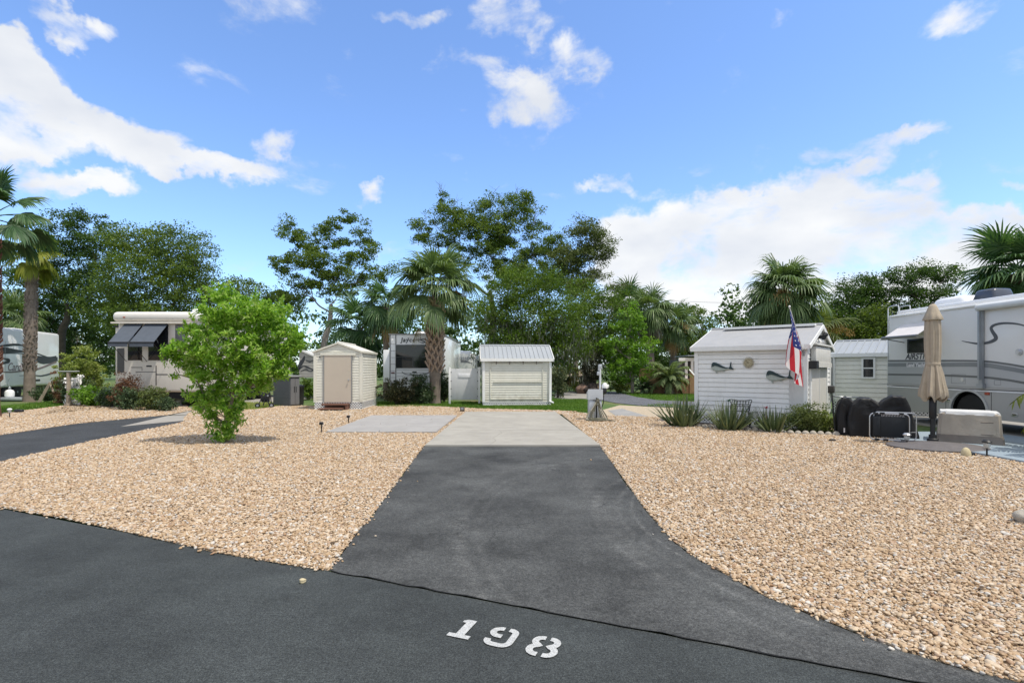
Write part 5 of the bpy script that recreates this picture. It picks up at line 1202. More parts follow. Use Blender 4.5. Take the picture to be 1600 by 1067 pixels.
# far trailer above the privacy screen
d0 = 44.0; t = thing('travel_trailer', 'distant white trailer nose with faded lettering above the privacy screen', 'trailer', ((706-800)/F*d0,d0,0), 0)
qx = lambda px: (px-706)/F*d0
qz = lambda py: EYE-(py-HZ)/F*d0
mb = MB(); mb.rbox((1.0,3.5,(qz(552)+.5)/2),(2.0,7,qz(552)-.5),.10,2); body = mb.build('body', M('trailer_offwhite',(.60,.60,.59),.4,var=.06,dirt=(.35,.34,.32),dirt_amt=.4), t)
text('lettering', 'Passport', .50, M('faded_purple',(.30,.29,.33),.5), body, (qx(713.5),-.006,qz(562)), (R(90),0,0), .004, .0, .008)
mb = MB(); Q_ = sp2([(qx(714),qz(566)),(qx(722),qz(564.5)),(qx(731),qz(565.5)),(qx(737),qz(568))], 6); mb.ribbon(Q_, list(np.interp(np.linspace(0,1,len(Q_)),[0,.5,1],[.22,.20,.02])), (0,-.004,0), (1,0,0), (0,0,1), .004); mb.build('swoosh', M('faded_grey',(.20,.20,.22),.5), body)
mb = MB(); mb.prism([(qx(689),qz(580)),(qx(705),qz(582)),(qx(705),qz(555)),(qx(697),qz(559)),(qx(689),qz(564))], (0,.3,0), (1,0,0), (0,0,1), -3); sl_ = mb.build('slide_out', RVWHITE, t)
mb = MB(); mb.b2((qx(691),.26,qz(575)),(qx(697),.31,qz(567))); mb.build('window', GLASS, sl_)
mb = MB(); mb.rbox((1.0,1.4,qz(552)+.08),(1.1,1.2,.3),.1); mb.build('air_conditioner', RVWHITE, t)
mb = MB(); mb.b2((2.0,.6,1.0),(2.5,3,qz(560))); s2 = mb.build('slide_out', RVWHITE, t); mb = MB(); mb.b2((2.1,.57,qz(573)),(2.4,.62,qz(563))); mb.build('window', GLASS, s2)
mb = MB(); mb.b2((.2,.2,0.1),(1.8,6.5,.55)); mb.build('chassis', BLACK, t)

# ---------------------------------------------------------------- trees and plants
def gb(px, d): return ((px-800)/F*d, d, -.03)
# a far-off wood closing the view
rng = np.random.default_rng(9)
bl = []
for i in range(64):
    px = -500+i*42+rng.uniform(-15, 15); D = rng.uniform(62, 85); h = rng.uniform(9, 12.5); bl.append(((px-800)/F*D, D, h*.45, 4.2, 3, h*.5, 1))
P_, _ = blob_points(bl, 64000, .9, .2, 60); P_ = P_[P_[:, 2] > 0]
V_, Q_ = leaf_quads(P_, .55, .6); tag(np_mesh('distant_wood', V_, Q_, L_OAKD), 'distant dark wood closing the view behind everything', 'wood', None, 'stuff')

tree('oak_tree', 'tall dark oak with open airy top at the far left', 'tree', gb(95,40), 40, [(128,352,42,24,0,1,.9),(95,385,42,28,0,1,.9),(150,395,42,35,0,1,.9),(75,440,55,45,0,1,1),(140,455,50,45,0,1,1),(55,500,55,45,1,1,1)], L_OAKD, BARK, .34, 47250, 0.16, .38, per=84, hollow=.2, seed=1)
tree('oak_tree', 'broad dense green oak behind the cream trailer', 'tree', gb(235,37), 37, [(210,378,42,28,0,1,1),(265,380,42,30,0,1,1),(305,405,33,38,0,1,1),(230,425,65,45,0,1,1.1),(290,450,50,45,0,1,1.1),(190,480,55,50,1,1,1),(255,500,80,40,0,1,1)], L_OAK, BARK, .36, 59500, 0.15, .42, seed=2)
tree('oak_tree', 'dark lower oak between the cream trailer and tall airy oak', 'tree', gb(150,44), 44, [(120,520,70,50,0,1,1),(190,540,60,50,0,1,1),(60,550,60,40,0,1,1)], L_OAKD, BARK, .3, 15750, 0.20, .5, seed=3)
tree('oak_tree', 'green oak showing above the round bright bush', 'tree', gb(375,40), 40, [(358,452,40,24,0,1,1),(405,466,42,24,0,1,1),(445,472,30,22,0,1,.9),(340,500,50,40,0,1,1),(400,530,60,45,0,1,1),(450,500,32,30,0,1,.6)], L_OAK, BARK, .3, 21000, 0.16, .42, seed=4)
tree('oak_tree', 'open branched oak with blue sky between its clumps', 'tree', gb(505,38), 38, [(452,358,24,20,0,1,.9),(474,376,22,18,0,1,1.0),(450,412,28,20,0,1,.9),(485,412,26,20,0,1,.9),(522,350,26,20,0,1,1),(547,340,18,13,0,1,.8),(520,378,26,18,0,1,.7),(568,368,22,18,0,1,.9),(588,386,20,14,0,1,.7),(562,402,30,18,0,1,.9),(520,425,34,18,0,1,.8),(455,466,34,14,0,1,.9),(590,428,26,14,0,1,.7),(612,420,18,12,0,1,.6),(475,455,22,22,0,1,.6),(530,452,34,18,0,1,.9),(500,395,55,30,0,1,.55),(480,435,40,22,0,1,.8),(560,435,40,20,0,1,.8)], L_OAK, BARKPALE, .30, 33250, 0.15, .30, fork=3.6, per=112, hollow=.15, seed=5)
tree('oak_tree', 'tallest oak with bare twigs standing above the middle palm', 'tree', gb(770,44), 44, [(690,305,9,10,0,1,.5),(700,340,34,24,0,1,1),(655,358,24,14,0,1,.8),(665,378,24,12,0,1,.7),(735,350,34,26,0,1,1),(700,375,28,22,0,1,.8),(762,322,22,20,0,1,.7),(800,325,30,24,0,1,.9),(825,318,20,18,0,1,.8),(832,352,24,28,0,1,.9),(790,365,34,22,0,1,.8),(760,390,40,22,0,1,.9),(830,395,36,22,0,1,.9),(765,355,55,35,0,1,.6),(700,415,42,24,0,1,1),(800,425,60,24,0,1,1.1),(868,385,30,26,0,1,.9),(865,430,44,24,0,1,1)], L_OAK, BARK, .42, 66500, 0.16, .36, fork=4.5, per=112, hollow=.15, bare=3, seed=6)
tree('oak_tree', 'thin brownish oak leaning out against the cloud', 'tree', gb(900,42), 42, [(912,358,28,18,0,1,.8),(935,378,24,22,0,1,.8),(915,395,26,20,0,1,.9),(945,400,16,18,0,1,.7),(890,405,30,22,0,1,1),(930,430,24,14,0,1,.5),(900,445,32,24,0,1,1),(960,450,22,10,0,1,.4)], L_OLIVE, BARKPALE, .24, 22750, 0.15, .36, fork=5, per=70, hollow=.15, bare=2, seed=7)
tree('oak_tree', 'dense mid green oak hung with grey moss behind the metal roof', 'tree', gb(815,32), 32, [(800,452,42,32,0,1,1),(845,448,40,30,0,1,1),(775,490,40,45,0,1,1),(830,500,55,45,0,1,1.1),(880,500,42,42,0,1,1),(800,545,55,32,0,1,.9),(870,545,48,34,0,1,.9)], L_MID, BARK, .32, 47250, 0.12, .38, moss=900, fork=2.6, seed=8)
tree('oak_tree', 'mossy green oak between the metal roof and lime tree', 'tree', gb(915,36), 36, [(915,470,40,32,0,1,1),(955,490,34,36,0,1,1),(905,520,36,40,0,1,1),(945,540,34,36,0,1,1)], L_MID, BARKPALE, .2, 22750, 0.13, .36, moss=500, fork=3.0, seed=9)
tree('lime_tree', 'bright lime green young tree with pale slim trunk', 'tree', gb(988,34), 34, [(988,487,16,16,0,1,.7),(985,512,26,20,0,1,1),(960,540,26,20,0,1,.9),(1000,540,26,20,0,1,.9),(985,565,38,20,0,1,1),(965,588,26,14,0,1,.8),(1005,585,22,14,0,1,.7)], L_LIME, BARKPALE, .11, 9500, .17, .26, fork=1.6, seed=10)
tree('oak_tree', 'rounded green tree at the left end of the white shed roof', 'tree', gb(1085,44), 44, [(1075,495,28,22,0,1,1),(1098,510,24,22,0,1,1),(1070,540,40,28,0,1,1),(1110,550,35,30,0,1,1)], L_OAK, BARK, .22, 14000, 0.16, .4, seed=11)
tree('oak_tree', 'shaded dark tree behind the wooden deck', 'tree', gb(1030,48), 48, [(1000,550,40,40,0,1,1),(1050,560,40,40,0,1,1),(1020,590,50,25,0,1,1)], L_OAKD, BARK, .25, 12250, 0.19, .45, seed=12)
tree('oak_tree', 'dark oak right of the seeding palm', 'tree', gb(1340,38), 38, [(1345,450,28,22,0,1,1),(1325,470,28,24,0,1,1),(1370,470,30,26,0,1,1),(1335,510,45,35,0,1,1),(1300,500,30,35,0,1,1)], L_OAKD, BARK, .3, 21875, 0.16, .38, seed=13)
tree('young_tree', 'yellow green leafy tree in front of the dark right hand oaks', 'tree', gb(1368,31), 31, [(1370,492,26,22,0,1,1),(1350,515,24,22,0,1,1),(1390,512,24,22,0,1,1),(1365,540,38,24,0,1,1),(1330,530,22,24,0,1,.8)], leafmat('olive_lime', [(.045,.075,.015),(.085,.13,.022),(.15,.20,.04)], .38), BARK, .14, 9000, .16, .3, seed=14)
tree('oak_tree', 'lacy dark oak above the motorhome roof', 'tree', gb(1450,37), 37, [(1405,432,22,16,0,1,.8),(1440,425,28,16,0,1,.9),(1475,430,26,18,0,1,.8),(1420,455,30,14,0,1,.7),(1460,462,36,16,0,1,.7),(1410,490,36,22,0,1,1),(1470,495,50,22,0,1,1),(1520,490,40,28,0,1,1)], L_OAKD, BARK, .28, 29750, 0.15, .36, fork=4, per=72, hollow=.15, seed=15)

# palms
palm('sabal_palm', 'middle sabal palm with criss cross boots and drooping fan crown', gb(680,24.2), 4.95, .25, .29, 38, 1.45, 1.36, .8, L_PALM, PALMBARK, boots=(1.6,4.75,.46,BOOT), dead=4, seeds=1, lo=-.28, hi=1.4, nl=34, seed=1, span=1.9, sag=.42, bootr=.032, deadlm=leafmat('fading_fronds',[(.12,.11,.03),(.18,.15,.045),(.22,.17,.06)],.25))
palm('sabal_palm', 'green palm with a reddish trunk behind the cream gabled shed', gb(560,31), 3.9, .24, .24, 32, 1.3, 1.4, .75, L_PALMD, PALMRED, dead=5, lo=-1.0, hi=1.35, nl=28, seed=2, sag=.45, boots=(1.6,3.9,.4,PALMRED), bootr=.06)
palm('sabal_palm', 'slim trunked palm just left of the lettered trailer', gb(603,29), 5.0, .16, .16, 26, 1.0, 1.3, .7, L_PALMD, PALMBARK, dead=4, lo=-.9, seed=3, sag=.4)
palm('sabal_palm', 'tall palm wearing a grey skirt of dead fronds', gb(1016,41), 6.0, .32, .28, 34, 1.15, 1.5, .65, L_PALM, PALMBARK, dead=22, lo=-.8, seed=4, sag=.4, deadlm=leafmat('grey_dead',[(.10,.085,.06),(.16,.135,.10),(.22,.19,.15)],.15))
palm('sabal_palm', 'dark fan palm at the left of the skirted palm', gb(982,44), 7.0, .25, .25, 30, 1.2, 1.6, .6, L_PALMD, PALMBARK, dead=4, lo=-.8, seed=5)
palm('sabal_palm', 'palm with pale orange seed stalks by the skirted palm', gb(1052,42), 5.0, .25, .25, 26, 1.1, 1.5, .7, L_PALM, PALMBARK, dead=5, seeds=3, lo=-.8, seed=6)
palm('sabal_palm', 'round headed palm rising behind the white flag shed', gb(1226,25), 5.0, .3, .28, 66, 1.2, 1.32, 1.15, L_PALM, PALMBARK, dead=12, seeds=6, lo=-1.25, hi=1.35, nl=30, seed=7, sag=.35)
palm('sabal_palm', 'browning palm half hidden right of the round headed palm', gb(1278,31), 3.9, .28, .26, 16, 1.0, 1.3, .6, L_OLIVE, PALMBARK, dead=22, seeds=3, lo=-.8, seed=8, deadlm=DEAD)
palm('sabal_palm', 'large palm with brown lower fronds behind the motorhome', gb(1592,22), 5.6, .3, .28, 40, 1.25, 1.45, .4, L_PALMD, PALMBARK, dead=16, seeds=1, lo=-.75, hi=1.3, nl=32, seed=9, sag=.3, deadlm=leafmat('rusty_fronds',[(.12,.085,.02),(.20,.14,.03),(.28,.19,.06)],.3))
palm('washingtonia_palm', 'tall palm at the left edge with broad fan leaves', (-17.45,17.6,-.03), 6.6, .22, .17, 18, 1.15, .92, .6, L_PALMD, PALMRED, lo=-.75, hi=1.35, nl=40, seed=10, span=1.6, sag=.3, leafw=1.5, rough=(1.2,6.4,.16,420,PALMRED))
palm('washingtonia_palm', 'shaggy trunked palm with thin yellowing crown', gb(46,26.2), 7.1, .235, .20, 12, .7, 1.0, 1.0, L_PALMY, PALMBARK, lo=-.75, hi=1.2, nl=30, seed=11, span=1.5, leafw=1.4, sag=.5, rough=(1.5,7.0,.13,700,PALMBARK), dead=2, deadlm=L_PALMY, lean=(.15,0))
palm('sabal_palm', 'small green palm behind the far left white trailer', gb(14,36), 5.0, .3, .25, 26, 1.1, 1.4, .65, L_PALM, PALMRED, dead=3, lo=-.8, seed=12, lean=(.4,0))
feather_palm('pindo_palm', 'bushy blue green palm in front of the wooden deck', gb(1046,33), 1.05, .26, 30, 1.75, L_PINDO, PALMBARK, lo=-.35, arch=1.15, seed=1, lw=.05, leaf=.42)
feather_palm('young_palm', 'young palm whose frond tips reach in at the right edge', (11.1,9.4,0), 1.0, .12, 15, 1.75, L_PALMY, PALMBARK, lo=.1, hi=1.3, arch=1.3, seed=5, leaf=.42, lw=.045)
feather_palm('sago_palm', 'low dark sago palm beside the deck boards', gb(1008,33.5), .35, .2, 22, .85, L_DARK, PALMBARK, lo=-.2, arch=1.0, seed=3, leaf=.22, lw=.03)

# the big bright bush in the front yard
tree('round_bush', 'big bright green round bush standing alone in the pebbles', 'bush', (G(350,692).x, G(350,692).y, 0), 11.5,
     [(368,486,52,26,0,1,1),(326,508,26,24,0,1,.9),(415,498,36,26,0,1,1),(446,533,26,24,0,1,.9),(300,545,30,30,0,1,.9),(365,540,58,40,0,1,1),(420,560,38,32,0,1,1),(280,580,15,22,0,1,.5),(328,596,30,32,0,1,.9),(392,596,30,30,0,1,.8),(312,632,18,16,0,1,.5),(358,648,28,26,0,1,.9),(348,676,19,14,0,1,1),(352,462,22,10,0,1,.6),(464,545,14,12,0,1,.6),(412,590,40,14,0,1,.5),(270,560,10,10,0,1,.3)],
     L_BUSH, M('bush_stem', (.24,.19,.13), .85, var=.2), .05, 27000, .110, .098, fork=.35, per=50, hollow=.45, asp=.30, shoots=170, seed=20)
def sb(px, py): p = G(px, py); return (p.x, p.y, 0)
def at(px, d): return ((px-800)/F*d, d, 0)
shrub('flowering_shrub', 'loose yellow green shrub left of the cream trailer', 'shrub', at(128,24.5), 1.35, 1.1, 2.75, L_YEL, 7000, .12, seed=1, low=.28)
shrub('flowering_shrub', 'dark shrub dotted with white blooms by the wooden post', 'shrub', at(120,23.6), .8, .6, 1.5, L_DARK, 3500, .10, seed=2)
shrub('white_flowers', 'cluster of white blossom in the dark shrub by the post', 'flowers', at(121,23.1), .6, .4, 1.5, M('petal', (.75,.74,.72), .6), 130, .12, asp=.8, seed=3, stems=3)
shrub('low_shrub', 'vivid green low plant right of the wooden post', 'shrub', at(142,22.6), .9, .5, .85, L_LIME, 3000, .12, seed=4)
shrub('low_shrub', 'dark low shrub between the vivid plant and reddish bush', 'shrub', at(175,22.2), .7, .5, .8, L_DARK, 2600, .09, seed=5)
shrub('reddish_shrub', 'reddish brown bush in front of the cream trailer', 'shrub', at(196,21.3), .75, .5, 1.45, L_RED, 4200, .07, seed=6, low=.3)
shrub('low_shrub', 'dark green shrub below the reddish bush', 'shrub', at(205,20.7), .75, .45, .95, L_DARK, 2800, .09, seed=7)
shrub('low_shrub', 'olive shrub beside the pale boulders', 'shrub', at(238,20.4), .7, .5, 1.0, L_OLIVE, 3200, .09, seed=8)
shrub('low_shrub', 'small dark shrub among the pale boulders', 'shrub', at(262,20.0), .4, .35, .55, L_DARK, 1600, .08, seed=9)
shrub('low_shrub', 'low shrub at the foot of the shaggy palm', 'shrub', at(72,25.5), .9, .5, .8, L_DARK, 2600, .10, seed=10)
shrub('dry_shrub', 'rusty brown dead fronds behind the wooden post', 'shrub', at(98,24.2), .45, .4, 1.5, L_RED, 1800, .16, seed=11, asp=.25)
shrub('hedge_shrub', 'rounded dark hedge shrub with reddish tips below the lettered trailer', 'shrub', at(622,23.4), .98, .7, 1.28, leafmat('viburnum', [(.018,.028,.012),(.04,.05,.022),(.11,.085,.04)], .2), 6500, .085, seed=12, low=.05)
shrub('hedge_shrub', 'grey green speckled shrub against the middle palm trunk', 'shrub', at(658,23.9), .75, .7, 1.55, L_DARK, 6500, .08, seed=13, low=.05)
shrub('hedge_shrub', 'dark shrub between the middle palm and privacy screen', 'shrub', at(694,25.6), .5, .6, 1.7, L_DARK, 4000, .09, seed=14)
shrub('hedge_shrub', 'green shrub in the gap beside the cream gabled shed', 'shrub', at(482,27.5), .55, .6, 1.25, L_MID, 2600, .10, seed=15)
shrub('variegated_shrub', 'speckled grey green shrub right of the metal roofed shed', 'shrub', at(872,29), .75, .7, 2.1, leafmat('variegated', [(.03,.05,.022),(.09,.12,.06),(.30,.30,.17)], .3), 5500, .10, seed=16, low=.05)
shrub('golden_shrub', 'golden arching shrub far behind the metal roofed shed', 'shrub', at(888,38), 1.3, .8, 2.5, L_GOLD, 4200, .15, seed=17, low=.25)
shrub('golden_shrub', 'small yellow ground shrub beside the back concrete', 'shrub', at(903,36.3), .6, .5, .75, L_YEL, 1800, .11, seed=18)
shrub('cypress', 'dark brownish weeping shrub behind the grey pedestal', 'shrub', at(924,34.5), 1.05, .9, 3.0, leafmat('brown_green', [(.02,.025,.014),(.05,.05,.03),(.10,.085,.055)], .2), 7500, .14, seed=19, low=.28, asp=.2)
shrub('cypress', 'dark narrow shrub under the golden arching shrub', 'shrub', at(880,36.8), .45, .5, 1.6, L_DARK, 2200, .11, seed=20)
shrub('low_shrub', 'pale low planting beside the lime tree', 'shrub', at(968,35.5), 1.0, .5, .9, L_YEL, 2200, .12, seed=21)
shrub('bed_shrub', 'broad yellow green shrub at the right end of the flag shed bed', 'shrub', (G(1270,677).x,G(1270,677).y+.25,0), .72, .45, .85, L_OLIVE, 9000, .05, seed=22, low=.03, clump=.09)
shrub('bed_shrub', 'light green sprig between the bed shrub and black covers', 'shrub', (G(1306,679).x,G(1306,679).y+.35,0), .34, .3, .62, L_YEL, 2600, .05, seed=23, low=.03, clump=.08)
blade_plant('aloe', 'left dark green aloe clump in the stone edged bed', (G(1073,668).x,G(1073,668).y+.30,0), 120, .92, L_AGAVE, .055, .5, 1, spread=.24)
blade_plant('aloe', 'paler aloe clump in front of the small garden bench', (G(1147,674).x,G(1147,674).y+.30,0), 130, .84, L_AGAVE, .05, .55, 2, spread=.22)
blade_plant('aloe', 'blue green aloe clump left of the broad bed shrub', (G(1221,678).x,G(1221,678).y+.38,0), 80, .72, L_AGAVE, .055, .6, 3, spread=.16)

# ---------------------------------------------------------------- yard objects
# closed parasol and its base
ub = Vector((8.86,11.05,.045)); bc = Vector((8.72,10.78,.03))
t = thing('umbrella_stand', 'wide flat dark grey stand plate on the pebble edge', 'umbrella stand', (bc.x,bc.y,.0))
mb = MB(); mb.T = Matrix.Diagonal((1,.82,1,1)); mb.lathe([(.90,0),(.90,.045),(.84,.06),(.25,.115),(.16,.12),(.0,.12)], 8 and 40); mb.build('plate', BASEGREY, t)
mb = MB(); mb.lathe([(.10,.10),(.10,.15),(.07,.17),(.07,.24),(.0,.24)], 16); mb.build('socket', BLACK, t, (ub.x-bc.x,ub.y-bc.y,0))
t = thing('parasol', 'closed tan canvas parasol tied at the waist on black pole', 'parasol', (ub.x,ub.y,.16))
mb = MB(); mb.tube([(0,0,0),(0,0,2.5)], .045, 14); mb.build('pole', BLACK, t)
mb = MB(); mb.lathe([(.05,.42),(.066,.44),(.068,.86),(.05,.88),(.0,.88)], 14); mb.build('crank_housing', BLACK, t)
zt = 2.83
def pleat(q, z):
    a = .07+.10*max(0, min(1, (1.62-z)/.75)); return .93+a*math.cos(8*q+.6*math.sin(z*2))+a*.5*math.cos(19*q+1.3+z)
hem = lambda q, z: (.045*math.cos(8*q+1.1)+.025*math.cos(5*q)+.02*math.sin(13*q))*max(0, min(1, (1.10-z)/.25))
mb = MB(); mb.lathe([(0.197,.85),(0.218,.84),(0.231,.87),(0.223,1.0),(0.197,1.15),(0.172,1.35),(0.139,1.50),(0.126,1.555),(0.130,1.62),(0.141,1.8),(0.147,2.05),(0.144,2.3),(0.134,2.5),(0.084,2.7)], 96, wob=pleat, zw=hem); cn = mb.build('canopy', UMB, t)
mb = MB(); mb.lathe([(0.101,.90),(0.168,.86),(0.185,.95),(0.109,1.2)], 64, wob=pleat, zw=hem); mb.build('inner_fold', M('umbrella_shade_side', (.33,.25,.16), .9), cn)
mb = MB(); mb.lathe([(.165,2.485),(.170,2.50),(.140,2.585),(.108,2.68),(.078,2.765),(.050,2.815),(.0,2.84)], 72, wob=lambda q, z: 1+.06*math.cos(8*q)*max(0,(2.72-z)/.2)); mb.build('vent_cap', UMB, cn)
mb = MB(); mb.lathe([(0.124,1.53),(0.131,1.545),(0.131,1.585),(0.124,1.60)], 40); mb.build('tie_band', UMB, cn)
mb = MB(); mb.lathe([(.02,2.82),(.025,2.85),(.0,2.88)], 10); mb.build('finial', BLACK, t)

# covered fire table
t = thing('covered_fire_table', 'low square table under a fitted tan and brown cover', 'covered table', (10.0,11.5,.045), R(-38))
def taper_cover(w0, d0, w1, d1, z0, z1, bev, n=10, amp=.008, sd=0):
    g = random.Random(sd); bm = bmesh.new(); bmesh.ops.create_cube(bm, size=1); bmesh.ops.bevel(bm, geom=[e for e in bm.edges], offset=bev, segments=3, affect='EDGES')
    bmesh.ops.subdivide_edges(bm, edges=bm.edges[:], cuts=5, use_grid_fill=True); mb = MB(); vs = []
    for v in bm.verts:
        f = v.co.z+.5; x = v.co.x*(w0+(w1-w0)*f); y = v.co.y*(d0+(d1-d0)*f); k = math.sin(x*13+sd)*math.cos(y*11+z0*7)*(1-f*.6)
        vs.append((x+(amp*k if abs(v.co.x) > .4 else 0), y+(amp*2*math.sin(x*17+f*3+sd) if abs(v.co.y) > .4 else 0), z0+(z1-z0)*f))
    bm.verts.ensure_lookup_table(); mb.add(vs, [[v.index for v in f.verts] for f in bm.faces], 0, True); bm.free(); return mb
cv = taper_cover(1.06,.95,.99,.88,.14,.63,.05, sd=1).build('cover', COVER, t)
taper_cover(1.10,.99,1.07,.96,.0,.17,.03, sd=2, amp=.006).build('cover_hem', COVERLOW, cv)
taper_cover(1.005,.895,.95,.84,.585,.665,.10, sd=3, amp=.004).build('cover_top', COVERTOP, cv)
mb = MB(); mb.prism([(.18,.20),(.46,.20),(.45,.46),(.19,.46)], (-.05,-.485,.0), (1,0,0), (0,.08,1), .012); mb.build('vent_flap', COVER, cv)
mb = MB()
for z in (.20,.45): mb.box((.27,-.495+.08*z,z), (.2,.012,.018))
mb.build('strap', COVERLOW, cv)

# black covered things
def draped(sil, dep, inset=.10, amp=.012, sd=0):
    """cloth cover: a silhouette (x,z) given depth, softened edges and hanging folds"""
    g = random.Random(sd); bm = bmesh.new(); n = len(sil); f = [bm.verts.new((x, -dep/2, z)) for x, z in sil]; k = [bm.verts.new((x, dep/2, z)) for x, z in sil]
    bm.faces.new(f); bm.faces.new(k[::-1])
    for i in range(n): bm.faces.new((f[i], k[i], k[(i+1) % n], f[(i+1) % n]))
    bmesh.ops.recalc_face_normals(bm, faces=bm.faces[:])
    bmesh.ops.bevel(bm, geom=[e for e in bm.edges if max(v.co.z for v in e.verts) > .1], offset=inset, segments=3, affect='EDGES', profile=.6)
    bmesh.ops.triangulate(bm, faces=[q for q in bm.faces if len(q.verts) > 4]); bmesh.ops.subdivide_edges(bm, edges=bm.edges[:], cuts=3, use_grid_fill=True)
    bm.normal_update(); ph = [g.uniform(0, 6) for _ in range(4)]; h = max(z for x, z in sil)
    for v in bm.verts:
        c = v.co; q = math.atan2(c.y, c.x); low = 1-.55*max(0, c.z)/h
        k_ = math.sin(7*q+ph[0]+c.z*2)*.7+math.sin(13*q+ph[1]-c.z*5)*.5+math.sin(c.z*11+3*q+ph[2])*.35
        v.co = c+Vector((v.normal.x, v.normal.y, v.normal.z*.4))*amp*k_*low*1.6
        v.co.z = max(0, v.co.z)
    mb = MB(); bm.verts.ensure_lookup_table(); mb.add([v.co for v in bm.verts], [[v.index for v in q.verts] for q in bm.faces], 0, True); bm.free(); return mb
def black_cover(name, label, px, py, sil, dep, rz, inset, sd, cat):
    p = G(px, py); t = thing(name, label, cat, (p.x, p.y+dep/2, .02), rz); return t, draped(sil, dep, inset, .023, sd).build('cover', BLACKCLOTH, t)
t, c = black_cover('covered_chair', 'narrow tall black covered chair at the left of the black covers', 1332,681,[(-.21,0),(.20,0),(.19,.55),(.17,.78),(.06,.90),(-.06,.91),(-.19,.74),(-.22,.5)],.50,R(-30),.05,1,'covered chair')
mb = MB(); mb.b2((-.06,-.285,.06),(-.03,-.275,.17)); mb.b2((.09,-.285,.36),(.13,-.275,.45)); mb.build('care_tag', FLAGW, c)
mb = MB(); mb.tube([(-.23,-.22,.02),(-.30,-.20,.95)], .02, 6); mb.build('side_pole', BLACK, t)
black_cover('covered_chair', 'broad rounded black cover behind the folded lounger', 1366,684,[(-.36,0),(.36,0),(.35,.5),(.27,.74),(.10,.91),(-.14,.91),(-.30,.76),(-.36,.5)],.62,R(-28),.08,2,'covered chair')
black_cover('covered_grill', 'tall tapered black cover nearest the parasol pole', 1412,687,[(-.42,0),(.44,0),(.40,.25),(.27,.72),(.20,.96),(-.06,.98),(-.24,.84),(-.40,.62)],.62,R(-30),.05,3,'covered grill')

# folded lounger standing on its side
p = G(1396,692); t = thing('folded_lounger', 'folded black lounger with shiny tube frame standing on edge', 'lounger', (p.x,p.y+.1,.02), R(-30)); t.scale = (.80,.80,1)
def rrect(x0, x1, z0, z1, r, y, n=5):
    out = []
    for cx, cz, a in ((x1-r,z0+r,-90),(x1-r,z1-r,0),(x0+r,z1-r,90),(x0+r,z0+r,180)):
        out += [(cx+r*math.cos(R(a+90*k/n)), y, cz+r*math.sin(R(a+90*k/n))) for k in range(n+1)]
    return out
fm = MB(); fm.tube(rrect(-.47,.43,.03,.61,.10,0), .015, 8, closed=True); fm.build('frame', CHROME, t)
fm = MB(); fm.tube(rrect(-.36,.60,.03,.63,.10,.17), .015, 8, closed=True); fm.tube([(.43,0,.22),(.60,.17,.22)], .011, 6); fm.tube([(-.40,0,.60),(-.30,.17,.62)], .011, 6); fm.build('frame', CHROME, t)
mb = MB(); mb.rbox((-.03,.01,.32),(.74,.012,.46),.005); mb.rbox((-.31,-.012,.32),(.16,.05,.42),.02); sl = mb.build('sling', BLACKMESH, t)
mb = MB(); mb.rbox((.10,.175,.33),(.80,.012,.48),.005); mb.build('sling', BLACKMESH, t)
mb = MB()
for k in range(15):
    x = -.20+.035*k
    for z0, z1 in ((.61,.55),(.03,.09)): mb.tube([(x,-.004,z0),(x+.018,-.004,z1)], .0045, 4)
mb.build('lacing', FLAGW, sl)
mb = MB()
for x, z in ((-.33,.61),(-.18,.62),(.25,.62),(-.30,.03),(-.10,.03),(.3,.03)): mb.rbox((x,0,z),(.12,.045,.045),.012)
mb.build('joint', BLACK, t)

# lights on stakes
def path_light(label, loc, h, head, mat=None, r=.045):
    t = thing('path_light', label, 'path light', loc); mb = MB(); mb.tube([(0,0,-.05),(0,0,h)], .014, 8); mb.build('stake', BLACK, t)
    if head == 'glass':
        mb = MB(); mb.lathe([(r*.6,h),(r,h+.03),(r*1.05,h+.09),(r*.7,h+.10)], 14); mb.build('lens', M('lamp_glass',(.45,.47,.46),.1), t)
        mb = MB(); mb.lathe([(r*1.5,h+.10),(r*1.55,h+.115),(r*.9,h+.15),(0,h+.155)], 16); mb.build('cap', mat or BLACK, t)
    else:
        mb = MB(); mb.rbox((0,-.02,h+.02),(.085,.10,.07),.015); mb.build('lamp_head', BLACK, t); mb = MB(); mb.tube([(0,-.02,h-.09),(.03,-.05,h-.03)], .02, 6); mb.build('bracket', BLACK, t)
path_light('taller black stake light at the near corner of the patio slab', G(502.5,676), .22, 'spot')
path_light('tiny black stake light at the far corner of the patio slab', G(544.5,660.5), .17, 'spot')
path_light('small white capped stake light at the far left grass edge', G(15,652), .15, 'glass', TRIM)
path_light('glass headed stake light in front of the folded lounger', G(1417,697), .13, 'glass', CHROME, .05)
path_light('flat capped glass stake light right of the parasol base', G(1542,714), .17, 'glass', BLACK, .05)
p = G(30,644.5); rock('stone', 'dark lump beside the white capped stake light', 'stone', (p.x,p.y,.05), (.28,.2,.16), BLACK, 5)
p = G(1513,714); t = thing('garden_lamp', 'small sandy dome lamp beside the parasol base', 'lamp', (p.x,p.y+.05,0)); mb = MB(); mb.lathe([(.075,0),(.078,.04),(.07,.10),(.045,.15),(.015,.17),(0,.172)], 18); mb.build('dome', LAMPSTONE, t)
mb = MB(); mb.rbox((.11,.02,.035),(.10,.09,.07),.015); mb.build('foot', BLACK, t)
p = G(1301,690); rock('stone', 'dark brown stone on pebbles near the black covers', 'stone', (p.x,p.y,.03), (.13,.10,.07), M('dark_stone',(.05,.04,.03),.8), 6)
